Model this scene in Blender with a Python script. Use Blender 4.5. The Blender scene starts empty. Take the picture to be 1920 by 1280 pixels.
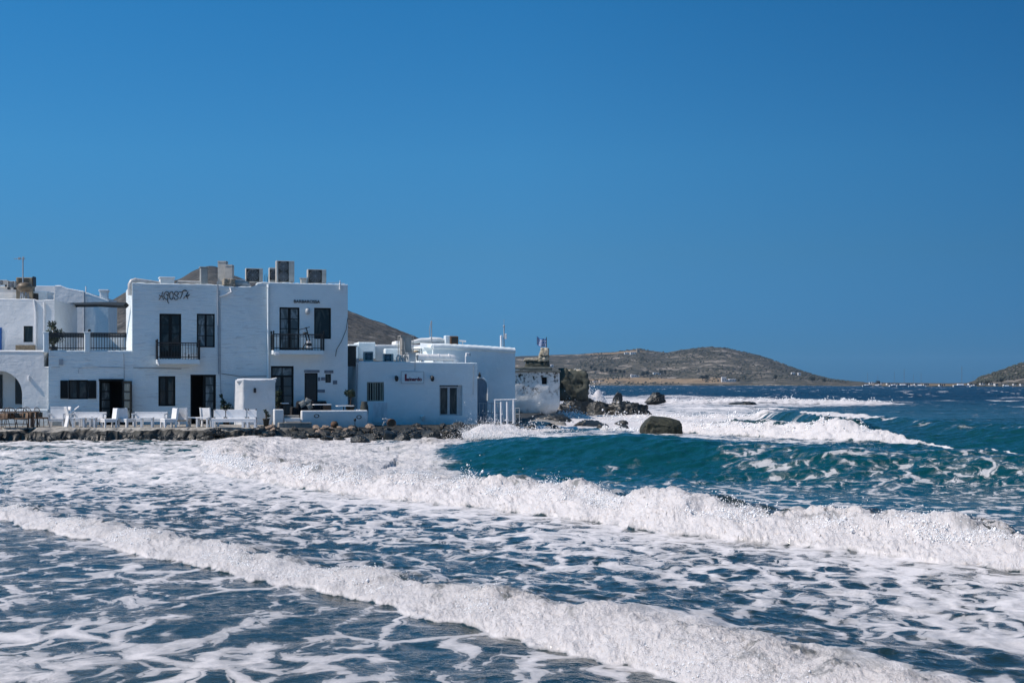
import bpy, bmesh, math, random
import numpy as np
from mathutils import Vector, Matrix

# ------------------------------------------------------------------ camera
FPX = 2667.0                      # focal length in photo pixels (1920 wide)
HCAM, HZ = 2.6, 719.0             # eye height above the sea, horizon row
sc = bpy.context.scene
C = bpy.context.collection
cam_d = bpy.data.cameras.new('camera'); cam = bpy.data.objects.new('camera', cam_d); C.objects.link(cam)
cam.location = (0, 0, HCAM); cam.rotation_euler = (math.radians(90), 0, 0)
cam_d.sensor_width = 36.0; cam_d.lens = FPX * 36.0 / 1920.0
cam_d.shift_y = (HZ - 640.0) / 1920.0
cam_d.clip_start = 0.2; cam_d.clip_end = 30000
sc.camera = cam

# ------------------------------------------------------------------ light
SUN_EL, SUN_B = math.radians(49), math.radians(15.5)      # sun comes from the left, a little from the front
sdir = Vector((-math.cos(SUN_B) * math.cos(SUN_EL), -math.sin(SUN_B) * math.cos(SUN_EL), math.sin(SUN_EL)))
sun_d = bpy.data.lights.new('sun', 'SUN'); sun = bpy.data.objects.new('sun', sun_d); C.objects.link(sun)
sun_d.energy = 5.0; sun_d.angle = math.radians(0.5); sun_d.color = (1.0, 0.87, 0.765)
sun.rotation_euler = sdir.to_track_quat('Z', 'Y').to_euler()
world = bpy.data.worlds.new('World'); sc.world = world; world.use_nodes = True
wt = world.node_tree; wt.nodes.clear()
wo = wt.nodes.new('ShaderNodeOutputWorld'); wb = wt.nodes.new('ShaderNodeBackground')
sky = wt.nodes.new('ShaderNodeTexSky'); sky.sky_type = 'NISHITA'; sky.sun_disc = False
sky.sun_elevation = SUN_EL
sky.sun_rotation = math.atan2(sdir.x, sdir.y)
sky.air_density = 1.0; sky.dust_density = 0.3; sky.ozone_density = 3.0; sky.altitude = 0
# the clear, polarised blue of the photograph: the sky's colour balance by height above the horizon, deeper away from the sun; unseen sky above the frame is boosted to brighten shaded walls
wtc = wt.nodes.new('ShaderNodeTexCoord'); wsep = wt.nodes.new('ShaderNodeSeparateXYZ'); wt.links.new(wtc.outputs['Generated'], wsep.inputs[0])
def wramp(stops, src):
    r = wt.nodes.new('ShaderNodeValToRGB'); cr = r.color_ramp
    while len(cr.elements) < len(stops): cr.elements.new(0.5)
    for e, (p, c) in zip(cr.elements, stops): e.position = p; e.color = (*c, 1)
    wt.links.new(src, r.inputs[0]); return r.outputs[0]
def wmul(a, b):
    m = wt.nodes.new('ShaderNodeMix'); m.data_type = 'RGBA'; m.blend_type = 'MULTIPLY'; m.inputs[0].default_value = 1.0
    wt.links.new(a, m.inputs[6]); wt.links.new(b, m.inputs[7]); return m.outputs[2]
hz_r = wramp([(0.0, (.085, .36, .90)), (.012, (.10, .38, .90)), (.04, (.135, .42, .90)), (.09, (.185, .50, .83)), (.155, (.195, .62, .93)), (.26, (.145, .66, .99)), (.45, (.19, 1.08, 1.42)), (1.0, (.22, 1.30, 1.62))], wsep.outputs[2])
mr = wt.nodes.new('ShaderNodeMapRange'); mr.inputs[1].default_value = -1; mr.inputs[2].default_value = 1; wt.links.new(wsep.outputs[0], mr.inputs[0])
az_r = wramp([(0.0, (1, 1, 1)), (.33, (.98, 1, 1)), (.5, (.90, .92, .93)), (.67, (.52, .61, .66)), (1.0, (.5, .58, .62))], mr.outputs[0])
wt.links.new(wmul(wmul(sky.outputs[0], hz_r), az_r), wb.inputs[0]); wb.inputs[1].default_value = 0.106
wt.links.new(wb.outputs[0], wo.inputs[0])
sc.view_settings.view_transform = 'Standard'; sc.view_settings.look = 'None'
sc.view_settings.exposure = 0.0; sc.view_settings.gamma = 1.0
sc.render.film_transparent = False

# ------------------------------------------------------------------ helpers
R = random.Random(7)

def at(px, py, Y):
    """world point seen at photo pixel px, py at distance Y"""
    return Vector(((px - 960) / FPX * Y, Y, HCAM + (HZ - py) / FPX * Y))

def onwater(px, py, z=0.0):
    Y = (HCAM - z) * FPX / (py - HZ)
    return ((px - 960) / FPX * Y, Y)

def tag(o, label=None, cat=None, group=None, kind=None):
    if label: o['label'] = label
    if cat: o['category'] = cat
    if group: o['group'] = group
    if kind: o['kind'] = kind
    return o

def thing(name, label, cat, loc=(0, 0, 0), rz=0.0, group=None):
    o = bpy.data.objects.new(name, None); C.objects.link(o)
    o.empty_display_size = 0.3
    o.location = loc; o.rotation_euler = (0, 0, rz)
    return tag(o, label, cat, group)

def copy_tree(o, parent=None, loc=None, rz=None, label=None):
    c = o.copy(); C.objects.link(c)
    if parent is not None: c.parent = parent
    if loc is not None: c.location = loc
    if rz is not None: c.rotation_euler = (0, 0, rz)
    if label: c['label'] = label
    for ch in list(o.children): copy_tree(ch, c)
    return c

def hash2(ix, iy, seed):
    h = (ix.astype(np.int64) * 374761393 + iy.astype(np.int64) * 668265263 + seed * 974634777) & 0x7fffffff
    h = ((h ^ (h >> 13)) * 1274126177) & 0x7fffffff
    h = h ^ (h >> 16)
    return (h & 0xffff) / 65535.0

def pn(x, y, seed=0):
    """gradient noise, about -1..1"""
    x = np.asarray(x, dtype=np.float64); y = np.asarray(y, dtype=np.float64)
    xi = np.floor(x); yi = np.floor(y); fx = x - xi; fy = y - yi
    xi = xi.astype(np.int64); yi = yi.astype(np.int64)
    u = fx * fx * fx * (fx * (fx * 6 - 15) + 10); v = fy * fy * fy * (fy * (fy * 6 - 15) + 10)
    def g(dx, dy):
        a = hash2(xi + dx, yi + dy, seed) * (2 * np.pi)
        return np.cos(a) * (fx - dx) + np.sin(a) * (fy - dy)
    n = (g(0, 0) * (1 - u) + g(1, 0) * u) * (1 - v) + (g(0, 1) * (1 - u) + g(1, 1) * u) * v
    return n * 1.5

def fbm(x, y, seed=0, octv=4, rough=0.5, lac=2.03):
    s = 0; a = 1.0; t = 0
    for i in range(octv):
        s = s + a * pn(x, y, seed + i * 17); t += a
        x = x * lac + 13.1; y = y * lac - 7.7; a *= rough
    return s / t

def billow(x, y, seed=0, octv=4, rough=0.5):
    s = 0; a = 1.0; t = 0
    for i in range(octv):
        s = s + a * (1 - 2 * np.abs(pn(x, y, seed + i * 17))); t += a
        x = x * 2.03 + 13.1; y = y * 2.03 - 7.7; a *= rough
    return s / t

def sstep(a, b, x):
    t = np.clip((x - a) / (b - a), 0, 1)
    return t * t * (3 - 2 * t)

def mesh_np(name, V, F, mat, parent=None, smooth=True, attrs=None):
    """V (n,3) and F (m,3 or 4) arrays -> ONE mesh object"""
    me = bpy.data.meshes.new(name)
    V = np.ascontiguousarray(V, dtype=np.float32); F = np.ascontiguousarray(F, dtype=np.int32)
    k = F.shape[1]
    me.vertices.add(len(V)); me.vertices.foreach_set('co', V.ravel())
    me.loops.add(F.size); me.loops.foreach_set('vertex_index', F.ravel())
    me.polygons.add(len(F)); me.polygons.foreach_set('loop_start', np.arange(0, F.size, k, dtype=np.int32))
    me.polygons.foreach_set('loop_total', np.full(len(F), k, dtype=np.int32))
    me.polygons.foreach_set('use_smooth', np.full(len(F), smooth))
    me.update(calc_edges=True)
    for an, av in (attrs or {}).items():
        at_ = me.attributes.new(an, 'FLOAT', 'POINT'); at_.data.foreach_set('value', np.ascontiguousarray(av, dtype=np.float32))
    me.materials.append(mat)
    o = bpy.data.objects.new(name, me); C.objects.link(o)
    if parent is not None: o.parent = parent
    return o

class MB:
    """collects shapes and links them as ONE mesh object"""
    def __init__(s): s.v = []; s.f = []; s.s = []
    def add(s, vs, fs, smooth=False):
        b = len(s.v); s.v += [tuple(p) for p in vs]; s.f += [tuple(i + b for i in f) for f in fs]; s.s += [smooth] * len(fs)
        return s
    def box(s, x0, x1, y0, y1, z0, z1, rz=0.0, tilt=0.0, piv=None):
        vs = [(x, y, z) for z in (z0, z1) for y in (y0, y1) for x in (x0, x1)]
        if rz or tilt:
            c = Vector(piv) if piv else Vector(((x0 + x1) / 2, (y0 + y1) / 2, (z0 + z1) / 2))
            M = Matrix.Rotation(rz, 3, 'Z') @ Matrix.Rotation(tilt, 3, 'X')
            vs = [tuple(M @ (Vector(p) - c) + c) for p in vs]
        return s.add(vs, [(0, 2, 3, 1), (4, 5, 7, 6), (0, 1, 5, 4), (2, 6, 7, 3), (0, 4, 6, 2), (1, 3, 7, 5)])
    def bbox(s, x0, x1, y0, y1, z0, z1, b=0.02, rz=0.0):
        """box with chamfered vertical and top edges"""
        b = min(b, (x1 - x0) / 3, (y1 - y0) / 3, (z1 - z0) / 3)
        ring = lambda i, z: [(x0 + i, y0, z), (x1 - i, y0, z), (x1, y0 + i, z), (x1, y1 - i, z), (x1 - i, y1, z), (x0 + i, y1, z), (x0, y1 - i, z), (x0, y0 + i, z)]
        top = [(x0 + b, y0 + b * .6, z1), (x1 - b, y0 + b * .6, z1), (x1 - b * .6, y0 + b, z1), (x1 - b * .6, y1 - b, z1), (x1 - b, y1 - b * .6, z1), (x0 + b, y1 - b * .6, z1), (x0 + b * .6, y1 - b, z1), (x0 + b * .6, y0 + b, z1)]
        vs = ring(b, z0) + ring(b, z1 - b) + top
        fs = [tuple(range(7, -1, -1)), tuple(range(16, 24))]
        for k in range(2):
            for i in range(8):
                j = (i + 1) % 8; fs.append((k * 8 + i, k * 8 + j, k * 8 + 8 + j, k * 8 + 8 + i))
        if rz:
            c = Vector(((x0 + x1) / 2, (y0 + y1) / 2, 0)); M = Matrix.Rotation(rz, 3, 'Z')
            vs = [tuple(M @ (Vector(p) - c) + c) for p in vs]
        return s.add(vs, fs)
    def tube(s, pts, r, n=6, cap=True, smooth=True):
        pts = [Vector(p) for p in pts]; rs = r if isinstance(r, (list, tuple)) else [r] * len(pts)
        vs = []; fs = []
        up = Vector((0, 0, 1)); prev = None
        for i, p in enumerate(pts):
            d = (pts[min(i + 1, len(pts) - 1)] - pts[max(i - 1, 0)]).normalized()
            a = d.cross(up) if prev is None else prev - d * prev.dot(d)
            if a.length < 1e-3: a = d.cross(Vector((1, 0, 0)))
            a.normalize(); b = d.cross(a); prev = a
            for k in range(n):
                t = 2 * math.pi * k / n
                vs.append(p + (a * math.cos(t) + b * math.sin(t)) * rs[i])
        for i in range(len(pts) - 1):
            for k in range(n):
                k2 = (k + 1) % n
                fs.append((i * n + k, i * n + k2, (i + 1) * n + k2, (i + 1) * n + k))
        s.add(vs, fs, smooth)
        if cap:
            s.add(vs[:n], [tuple(range(n - 1, -1, -1))]); s.add(vs[-n:], [tuple(range(n))])
        return s
    def lathe(s, prof, c=(0, 0, 0), n=16, smooth=True):
        vs = []; fs = []
        for r, z in prof:
            for k in range(n):
                t = 2 * math.pi * k / n; vs.append((c[0] + r * math.cos(t), c[1] + r * math.sin(t), c[2] + z))
        for i in range(len(prof) - 1):
            for k in range(n):
                k2 = (k + 1) % n; fs.append((i * n + k, i * n + k2, (i + 1) * n + k2, (i + 1) * n + k))
        fs.append(tuple(range(n - 1, -1, -1))); fs.append(tuple((len(prof) - 1) * n + k for k in range(n)))
        return s.add(vs, fs, smooth)
    def prism(s, outline, y0, y1):
        """outline in x,z extruded from y0 to y1"""
        n = len(outline)
        vs = [(x, y0, z) for x, z in outline] + [(x, y1, z) for x, z in outline]
        fs = [tuple(range(n)), tuple(range(2 * n - 1, n - 1, -1))] + [(i, i + n, (i + 1) % n + n, (i + 1) % n) for i in range(n)]
        return s.add(vs, fs)
    def build(s, name, mat, parent=None):
        me = bpy.data.meshes.new(name); me.from_pydata(s.v, [], s.f)
        me.polygons.foreach_set('use_smooth', s.s); me.materials.append(mat); me.update()
        o = bpy.data.objects.new(name, me); C.objects.link(o)
        if parent is not None: o.parent = parent
        return o

# ------------------------------------------------------------------ materials
class NT:
    def __init__(s, name):
        s.m = bpy.data.materials.new(name); s.m.use_nodes = True; s.t = s.m.node_tree; s.t.nodes.clear()
        s.out = s.t.nodes.new('ShaderNodeOutputMaterial')
    def n(s, typ, **kw):
        nd = s.t.nodes.new('ShaderNode' + typ)
        for k, v in kw.items(): setattr(nd, k, v)
        return nd
    def l(s, a, b): s.t.links.new(a, b)
    def put(s, inp, v):
        if hasattr(v, 'is_output'): s.l(v, inp)
        else: inp.default_value = v
    def math(s, op, a, b=0.0, c=None, clamp=False):
        nd = s.n('Math', operation=op); nd.use_clamp = clamp
        s.put(nd.inputs[0], a); s.put(nd.inputs[1], b)
        if c is not None: s.put(nd.inputs[2], c)
        return nd.outputs[0]
    def ramp(s, v, a, b, lo=0.0, hi=1.0, smooth=True):
        nd = s.n('MapRange'); nd.interpolation_type = 'SMOOTHSTEP' if smooth else 'LINEAR'
        s.put(nd.inputs[0], v); s.put(nd.inputs[1], a); s.put(nd.inputs[2], b); s.put(nd.inputs[3], lo); s.put(nd.inputs[4], hi)
        return nd.outputs[0]
    def mix(s, f, a, b, mode='MIX'):
        nd = s.n('Mix', data_type='RGBA', blend_type=mode)
        s.put(nd.inputs[0], f)
        for i, v in ((6, a), (7, b)):
            s.put(nd.inputs[i], (*v, 1) if isinstance(v, tuple) and len(v) == 3 else v)
        return nd.outputs[2]
    def coord(s, scale=(1, 1, 1), kind='Object'):
        tc = s.n('TexCoord'); mp = s.n('Mapping'); mp.inputs['Scale'].default_value = scale
        s.l(tc.outputs[kind], mp.inputs[0]); return mp.outputs[0]
    def noise(s, vec, scale=1.0, detail=4, rough=0.5, dist=0.0, out=0):
        nd = s.n('TexNoise'); s.put(nd.inputs['Vector'], vec)
        nd.inputs['Scale'].default_value = scale; nd.inputs['Detail'].default_value = detail
        nd.inputs['Roughness'].default_value = rough; nd.inputs['Distortion'].default_value = dist
        return nd.outputs[out]
    def voro(s, vec, scale=1.0, feature='F1', rnd=1.0):
        nd = s.n('TexVoronoi', feature=feature); s.put(nd.inputs['Vector'], vec); nd.inputs['Scale'].default_value = scale
        nd.inputs['Randomness'].default_value = rnd
        return nd
    def bump(s, h, strength=0.5, dist=0.02, normal=None):
        nd = s.n('Bump'); nd.inputs['Strength'].default_value = strength; nd.inputs['Distance'].default_value = dist
        s.put(nd.inputs['Height'], h)
        if normal is not None: s.l(normal, nd.inputs['Normal'])
        return nd.outputs[0]
    def bsdf(s, color, rough=0.7, normal=None, metal=0.0, spec=0.5, **kw):
        b = s.n('BsdfPrincipled')
        s.put(b.inputs['Base Color'], (*color, 1) if isinstance(color, tuple) and len(color) == 3 else color)
        s.put(b.inputs['Roughness'], rough); s.put(b.inputs['Metallic'], metal); s.put(b.inputs['Specular IOR Level'], spec)
        if normal is not None: s.l(normal, b.inputs['Normal'])
        for k, v in kw.items(): s.put(b.inputs[k], v)
        return b.outputs[0]
    def done(s, sh): s.l(sh, s.out.inputs[0]); return s.m

def simple(name, col, rough=0.6, metal=0.0, var=0.12, scale=6.0, bump=0.0, spec=0.5, col2=None, stretch=(1, 1, 1)):
    """painted / natural surface with slight colour and relief variation"""
    n = NT(name); v = n.coord(stretch)
    nz = n.noise(v, scale, 5, 0.6)
    c2 = col2 or tuple(c * (1 - 2.2 * var) for c in col)
    c = n.mix(n.ramp(nz, 0.35, 0.7), col, c2)
    nm = n.bump(n.noise(v, scale * 3, 4, 0.6), 0.6, bump) if bump else None
    return n.done(n.bsdf(c, rough, nm, metal, spec))
# ================================================================== SEA
def interp(tab, X, k):
    t = sorted(tab); return np.interp(X, [p[0] for p in t], [p[k] for p in t])

def smooth_interp(tab, X, k, w=0.8):
    """piecewise linear table, rounded off"""
    return (interp(tab, X - w, k) + interp(tab, X - w / 2, k) + interp(tab, X, k) + interp(tab, X + w / 2, k) + interp(tab, X + w, k)) / 5

def poly_field(X, Y, pts, soft):
    """1 inside the outline pts, falling to 0 over 'soft' metres outside"""
    P = np.array(pts); out = np.zeros_like(X)
    m = (X > P[:, 0].min() - soft) & (X < P[:, 0].max() + soft) & (Y > P[:, 1].min() - soft) & (Y < P[:, 1].max() + soft)
    if not m.any(): return out
    x = X[m]; y = Y[m]; ins = np.zeros(x.shape, bool); d = np.full(x.shape, 1e9)
    n = len(P)
    for i in range(n):
        ax, ay = P[i]; bx, by = P[(i + 1) % n]
        with np.errstate(divide='ignore', invalid='ignore'):
            cond = ((ay > y) != (by > y)) & (x < (bx - ax) * (y - ay) / (by - ay + 1e-12) + ax)
        ins ^= cond
        t = np.clip(((x - ax) * (bx - ax) + (y - ay) * (by - ay)) / ((bx - ax) ** 2 + (by - ay) ** 2 + 1e-9), 0, 1)
        d = np.minimum(d, np.hypot(x - ax - t * (bx - ax), y - ay - t * (by - ay)))
    out[m] = np.where(ins, 1.0, 1 - sstep(0, soft, d))
    return out

# foot line of each bore: (X, Y, height, width of the rise, width of the back, foam depth)
WA = [(-22, 40, .20, .6, 1.2, .9), (-9.75, 27.1, .19, .6, 1.1, .7), (-4.65, 20.3, .21, .6, 1.0, .75), (-2.2, 17.5, .22, .65, 1.0, .75), (-0.7, 15.5, .23, .7, 1.0, .85), (0.7, 13.4, .27, .8, 1.2, 1.2), (1.4, 12.3, .29, .8, 1.3, 1.5), (2.6, 10.2, .30, .8, 1.4, 1.7), (6, 5, .30, .8, 1.4, 1.7)]
WB = [(-17, 78, .0, .6, 9, 45), (-14.5, 67, .06, .9, 4, 40), (-11.7, 52.9, .16, 1.1, 4, 34), (-9.45, 43.0, .28, 1.3, 3.5, 28), (-4.6, 33.8, .34, 1.3, 2.6, 8), (-2, 31.2, .38, 1.3, 2.2, 3.2), (0.05, 28.8, .45, 1.3, 1.7, 1.9), (1.5, 26.6, .48, 1.3, 1.6, 1.7), (2.9, 24.0, .50, 1.3, 1.6, 1.6), (4.0, 23.3, .50, 1.3, 1.6, 1.6), (5.4, 21.7, .50, 1.3, 1.6, 1.6), (7, 19.6, .50, 1.3, 1.6, 1.6), (10, 16, .48, 1.3, 1.6, 1.6), (16, 10, .4, 1.3, 1.6, 1.6)]
WD = [(8.2, 77, .0, 1.5, 5, 3), (9.2, 74, .42, 1.5, 4, 2.0), (12.2, 69.5, .55, 1.5, 3.5, 1.8), (14.4, 65.2, .66, 1.6, 3.5, 1.7), (16, 63.6, .76, 1.8, 3.5, 1.6), (17, 61.5, .80, 3.0, 3.5, .9), (18, 56.5, .82, 6, 4, .1), (19, 51.5, .85, 8, 5, .1), (20.5, 48, .85, 9, 6, .1), (26, 40, .8, 9, 6, .1), (40, 22, .6, 9, 6, .1)]
WE = [(9, 108, .0, 1.5, 4, 3), (10.5, 106, .30, 1.6, 3, 2.6), (12, 105, .42, 1.6, 3, 2.6), (15, 102, .34, 1.6, 3, 2), (18, 101, .22, 1.6, 3, 1.6), (23, 99, 0, 1.6, 4, .1)]
WF = [(12, 190, .0, 2.5, 5, 4), (20, 184, .50, 2.5, 6, 4), (34, 181, .50, 2.5, 6, 4), (45, 178, .42, 2.5, 6, 3), (50, 176, 0, 2, 6, .1)]
WG = [(16, 150, .0, 2, 5, 2), (20, 146, .3, 2, 5, 2.5), (27, 142, .3, 2, 5, 2.5), (30, 140, 0, 2, 5, .1)]
# unbroken swell: (X, Y of crest, height, front width, back width)
WC = [(-7, 60, .0, 2, 4), (-4.8, 53, .12, 2, 4), (-1.9, 50.2, .42, 2.4, 4.5), (0.5, 48.3, .70, 2.6, 4.5), (2.8, 47, .86, 2.8, 4.5), (5.8, 45.6, .82, 2.6, 4.5), (8.2, 43.5, .72, 2.6, 4), (10.3, 41, .62, 2.6, 4), (11.8, 40, .72, 2.6, 4), (13.7, 38.4, .66, 2.8, 4), (18, 34, .6, 3, 4), (30, 20, .5, 3, 4)]
SWELLS = [(75, 210, .35, 40, .9), (60, 330, .4, 60, .8), (0, 95, .28, 22, 1.0)]

def bore(X, Y, tab, seed, sc_=0.9, amp=.45, gain=1.0):
    Yb = smooth_interp(tab, X, 1); h = interp(tab, X, 2); w1 = interp(tab, X, 3); wbk = interp(tab, X, 4); fd = interp(tab, X, 5)
    m = (smooth_interp(tab, X + .3, 1) - smooth_interp(tab, X - .3, 1)) / .6
    cs = 1 / np.sqrt(1 + m * m)
    e = (Y - Yb) * cs
    near = (np.abs(e) < 8) | ((e > 0) & (e < fd * 1.5 + 4))
    j = np.zeros_like(X)
    along = (X - m * Y) * cs
    xs = X[near]; ys = Y[near]
    j[near] = amp * fbm(xs * .42, ys * .42, seed, 4, .6) + amp * .35 * pn(xs * 1.9 * sc_, ys * 1.9 * sc_, seed + 5)
    hv = np.ones_like(X); hv[near] = 1 + .46 * pn(xs * .55, ys * .55, seed + 9) + .28 * pn(xs * 1.7, ys * 1.7, seed + 10)
    e = e + j
    up = np.clip(e / w1, 0, 1)
    rise = .45 * up + .55 * np.sin(up * np.pi / 2)
    back = np.exp(-(np.clip(e - w1, 0, None) / wbk) ** 2 * .8)
    hv = 1 + (hv - 1) * np.clip(2.4 - w1 * .55, .12, 1)
    z = h * hv * rise * back * gain
    z = np.where(e > 0, z, 0)
    foam = sstep(-.05, .06, e) * (1 - sstep(fd * .6, fd * 1.35, e)) * (h > .02) * np.clip(h * 8, 0, 1)
    turb = sstep(-.02, .1, e) * (1 - sstep(w1 + fd * .05, w1 + fd * .75, e)) * np.clip(h * 4, 0, 1) * (fd > .5)
    return z, foam, turb, e, m, cs

def sea_fields(X, Y, fine=True):
    r = np.hypot(X, Y)
    z = np.zeros_like(X); cov = np.zeros_like(X); turb = np.zeros_like(X); sand = np.zeros_like(X); dx = np.zeros_like(X); dy = np.zeros_like(X)
    zA, fA, tA, eA, mA, cA = bore(X, Y, WA, 11, 1.6, .30, .84)
    zB, fB, tB, eB, mB, cB = bore(X, Y, WB, 23, 1.0, .45, .92)
    zD, fD, tD, eD, mD, cD = bore(X, Y, WD, 37, .8, .6)
    zE, fE, tE, eE, _, _ = bore(X, Y, WE, 41, .6, .8, .65)
    zF, fF, tF, eF, _, _ = bore(X, Y, WF, 47, .4, 1.2)
    zG, fG, tG, eG, _, _ = bore(X, Y, WG, 53, .5, 1.0, .6)
    # swell C
    Yc = smooth_interp(WC, X, 1, 1.2) + .8 * pn(X * .16, Y * .1, 3); hc = smooth_interp(WC, X, 2, 1.2); wf = interp(WC, X, 3); wk = interp(WC, X, 4)
    mC = (smooth_interp(WC, X + .5, 1, 1.2) - smooth_interp(WC, X - .5, 1, 1.2))
    d = (Yc - Y) / np.sqrt(1 + mC * mC)
    hc = hc * (1 + .15 * pn(X * .35, Y * .05, 8))
    zC = hc * np.where(d > 0, np.exp(-(d / wf) ** 2 * 1.0), np.exp(-(d / wk) ** 2)) - .13 * np.exp(-((d - wf * 1.9) / 2.0) ** 2) * (hc > .2)
    z = np.maximum.reduce([zA, zB]) + zC + zD + zE + zF + zG
    # small chop
    nearf = np.exp(-(r / 55) ** 2)
    chop = .030 * fbm(X * .55, Y * .75, 61, 4, .55) * (1 + 2.5 * (1 - nearf)) + .014 * billow(X * 1.7, Y * 1.9, 71, 3, .5) * (r < 120)
    between = sstep(0, 2, eA) * (1 - sstep(-2, 0, eB))
    chop = chop + between * (.055 * fbm(X * .9, Y * .9, 81, 4, .55) + .035 * np.clip(billow(X * 1.1, Y * 1.1, 83, 3, .5), 0, 1))
    far = sstep(60, 130, r)
    calm = 1 - .75 * (X < 12) * (1 - sstep(9, 12, X)) * (1 - sstep(128, 140, Y))
    chop = chop + far * calm * (1 - .68 * (1 - sstep(150, 300, Y))) * (.22 * pn(X / 9, Y / 5, 91) + .22 * pn(X / 23, Y / 12, 92) + .12 * pn(X / 3.3, Y / 2.4, 93)) * (1 - sstep(2500, 5000, r) * .5)
    chop = chop + sstep(30, 40, Y) * (1 - far) * (.07 * pn(X / 3, Y / 2, 94) + .035 * pn(X / 1.2, Y / .9, 95))
    z = z + chop
    z = z + sstep(34, 40, Y) * (1 - sstep(60, 75, Y)) * (.065 * pn(X * .8 + Y * .35, Y * 1.2, 181) + .05 * pn(X * 2.0 + Y * .8, Y * 2.6, 183) + .02 * pn(X * 5.0 + Y * 2, Y * 6, 185))
    # foam coverage
    front = 1 - sstep(-.3, .1, eA)
    c_front = .445 + .15 * fbm(X * .3, Y * .22, 101, 3) + .16 * np.exp(-((X + 3.5) / 3) ** 2 - ((Y - 12.5) / 2.2) ** 2) - .10 * np.exp(-((eA + 1.3) / 1.6) ** 2)
    c_btw = .52 + .14 * fbm(X * .3, Y * .3, 103, 3) + .10 * sstep(22, 40, Y) - .16 * np.exp(-((eA - 2.6) / 1.3) ** 2) + .12 * np.exp(-(eB + .8) ** 2 / 1.5)
    behind = sstep(.5, 2.5, eB)
    c_beh = .36 + .12 * fbm(X * .3, Y * .2, 105, 3)
    c_beh = c_beh * (1 - sstep(34, 44, Y)) + sstep(34, 44, Y) * (.20 * sstep(5, 9, X) * (1 - sstep(43, 47, Y)) + .16)
    c_beh = c_beh - .25 * np.exp(-((d - 1.2) / 1.5) ** 2) * (1 - sstep(6, 10, X)) * (hc > .2)
    cov = np.where(eA < 0, c_front, c_btw); cov = cov * (1 - behind) + c_beh * behind
    right_hump = poly_field(X, Y, [onwater(1380, 905), onwater(1450, 860), onwater(1640, 845, .5), onwater(1930, 855, .5), onwater(2000, 940), onwater(1700, 950)], 2.5)
    cov = np.maximum(cov, right_hump * (.31 + .13 * fbm(X * .35, Y * .3, 107, 3)))
    openw = sstep(50, 58, Y + .35 * X)
    cov = cov * (1 - openw) + openw * .02
    # white shallows round the rocks
    shoal = poly_field(X, Y, [onwater(868, 822), onwater(880, 797), onwater(960, 786), onwater(1040, 776), onwater(1075, 762), onwater(1150, 762), onwater(1260, 775), onwater(1300, 790), onwater(1310, 808), onwater(1200, 806), onwater(1120, 800), onwater(1020, 806), onwater(950, 815)], 1.5)
    lee = poly_field(X, Y, [onwater(1000, 815), onwater(1290, 800), onwater(1560, 826), onwater(1500, 832), onwater(1250, 818), onwater(1100, 812), onwater(940, 828)], 2.0)
    up2 = poly_field(X, Y, [onwater(1060, 758), onwater(1130, 742), onwater(1245, 750), onwater(1460, 781), onwater(1400, 789), onwater(1250, 792), onwater(1080, 776)], 6)
    up3 = poly_field(X, Y, [onwater(1230, 741), onwater(1290, 743), onwater(1640, 753), onwater(1620, 759), onwater(1440, 762), onwater(1240, 752)], 10)
    leftw = poly_field(X, Y, [(-9.8, 44), (-12, 54), (-16.5, 70), (-7, 70), (-2.4, 66), (-2.8, 56), (-3.2, 49), (-1.8, 40), (-3, 34), (-5, 35)], 1.5) * sstep(-.02, .1, eB)
    lace_left = poly_field(X, Y, [(-25, 46), (-25, 70), (-12, 70), (-9, 42), (-12, 36), (-20, 38)], 3)
    cov = np.maximum.reduce([cov, shoal * .97, lee * .60, up2 * (.72 + .2 * fbm(X * .15, Y * .08, 111, 3)), up3 * (.62 + .25 * fbm(X * .1, Y * .04, 113, 3)), leftw * (1 - .25 * sstep(57, 62, Y)) * (.86 + .12 * fbm(X * .4, Y * .3, 115, 3)), lace_left * .62 * (eB < 0)])
    wD = interp(WD, X, 3); lip = sstep(.70, .84, eD / wD) * (1 - sstep(1.04, 1.14, eD / wD)) * sstep(16.0, 16.8, X) * (1 - sstep(18.8, 20.2, X)) * (eD > 0)
    foam = np.maximum.reduce([fA, fB, fD, fE, fF, fG, lip * .97]); tD = np.maximum(tD, lip * .7); cov = np.maximum(cov, foam * 1.03)
    turb = np.maximum.reduce([tA, tB, tD * .9, tE * .7, tF * .6, shoal * .7, leftw * .75])
    # splashes thrown up by the rocks
    for px, Yq, hq, rq in ((915, 69, .22, 1.3), (935, 70, .34, 1.5), (960, 72, .22, 1.5), (1086, 124, 1.7, 1.5), (1108, 126, 1.15, 2.2), (1142, 127, .6, 2.6), (1068, 110, .3, 1.6)):
        xq = (px - 960) / FPX * Yq; g = np.exp(-((X - xq) ** 2 + (Y - Yq) ** 2) / rq ** 2)
        z = z + hq * g * (1 + .5 * pn(X * .9, Y * .9, 77)); cov = np.maximum(cov, np.clip(g * 2.5, 0, 1)); turb = np.maximum(turb, np.clip(g * 1.5, 0, 1))
    # tan curl where swell C meets the rubble
    xq, yq = (805 - 960) / FPX * 53, 53
    g = np.exp(-((X - xq) / 1.5) ** 2 - ((Y - yq) / 1.2) ** 2)
    z = z + .22 * g; sand = sand + g; turb = np.maximum(turb, g * .9); cov = np.maximum(cov, np.clip(g * 1.5, 0, .9))
    sand = sand + .45 * np.exp(-((Y - 11) / 3.5) ** 2) * (1 - sstep(-3.2, -.8, X)) * front + .55 * np.exp(-((eB - 1.75) / .65) ** 2) * (turb > 0) * np.clip(.9 + .9 * pn(X * .5, Y * .3, 191), .15, 1.3) + .55 * np.exp(-((eA - .95) / .5) ** 2) * np.clip(.8 + .9 * pn(X * .6, Y * .4, 193), .15, 1.3) + .25 * leftw
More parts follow.
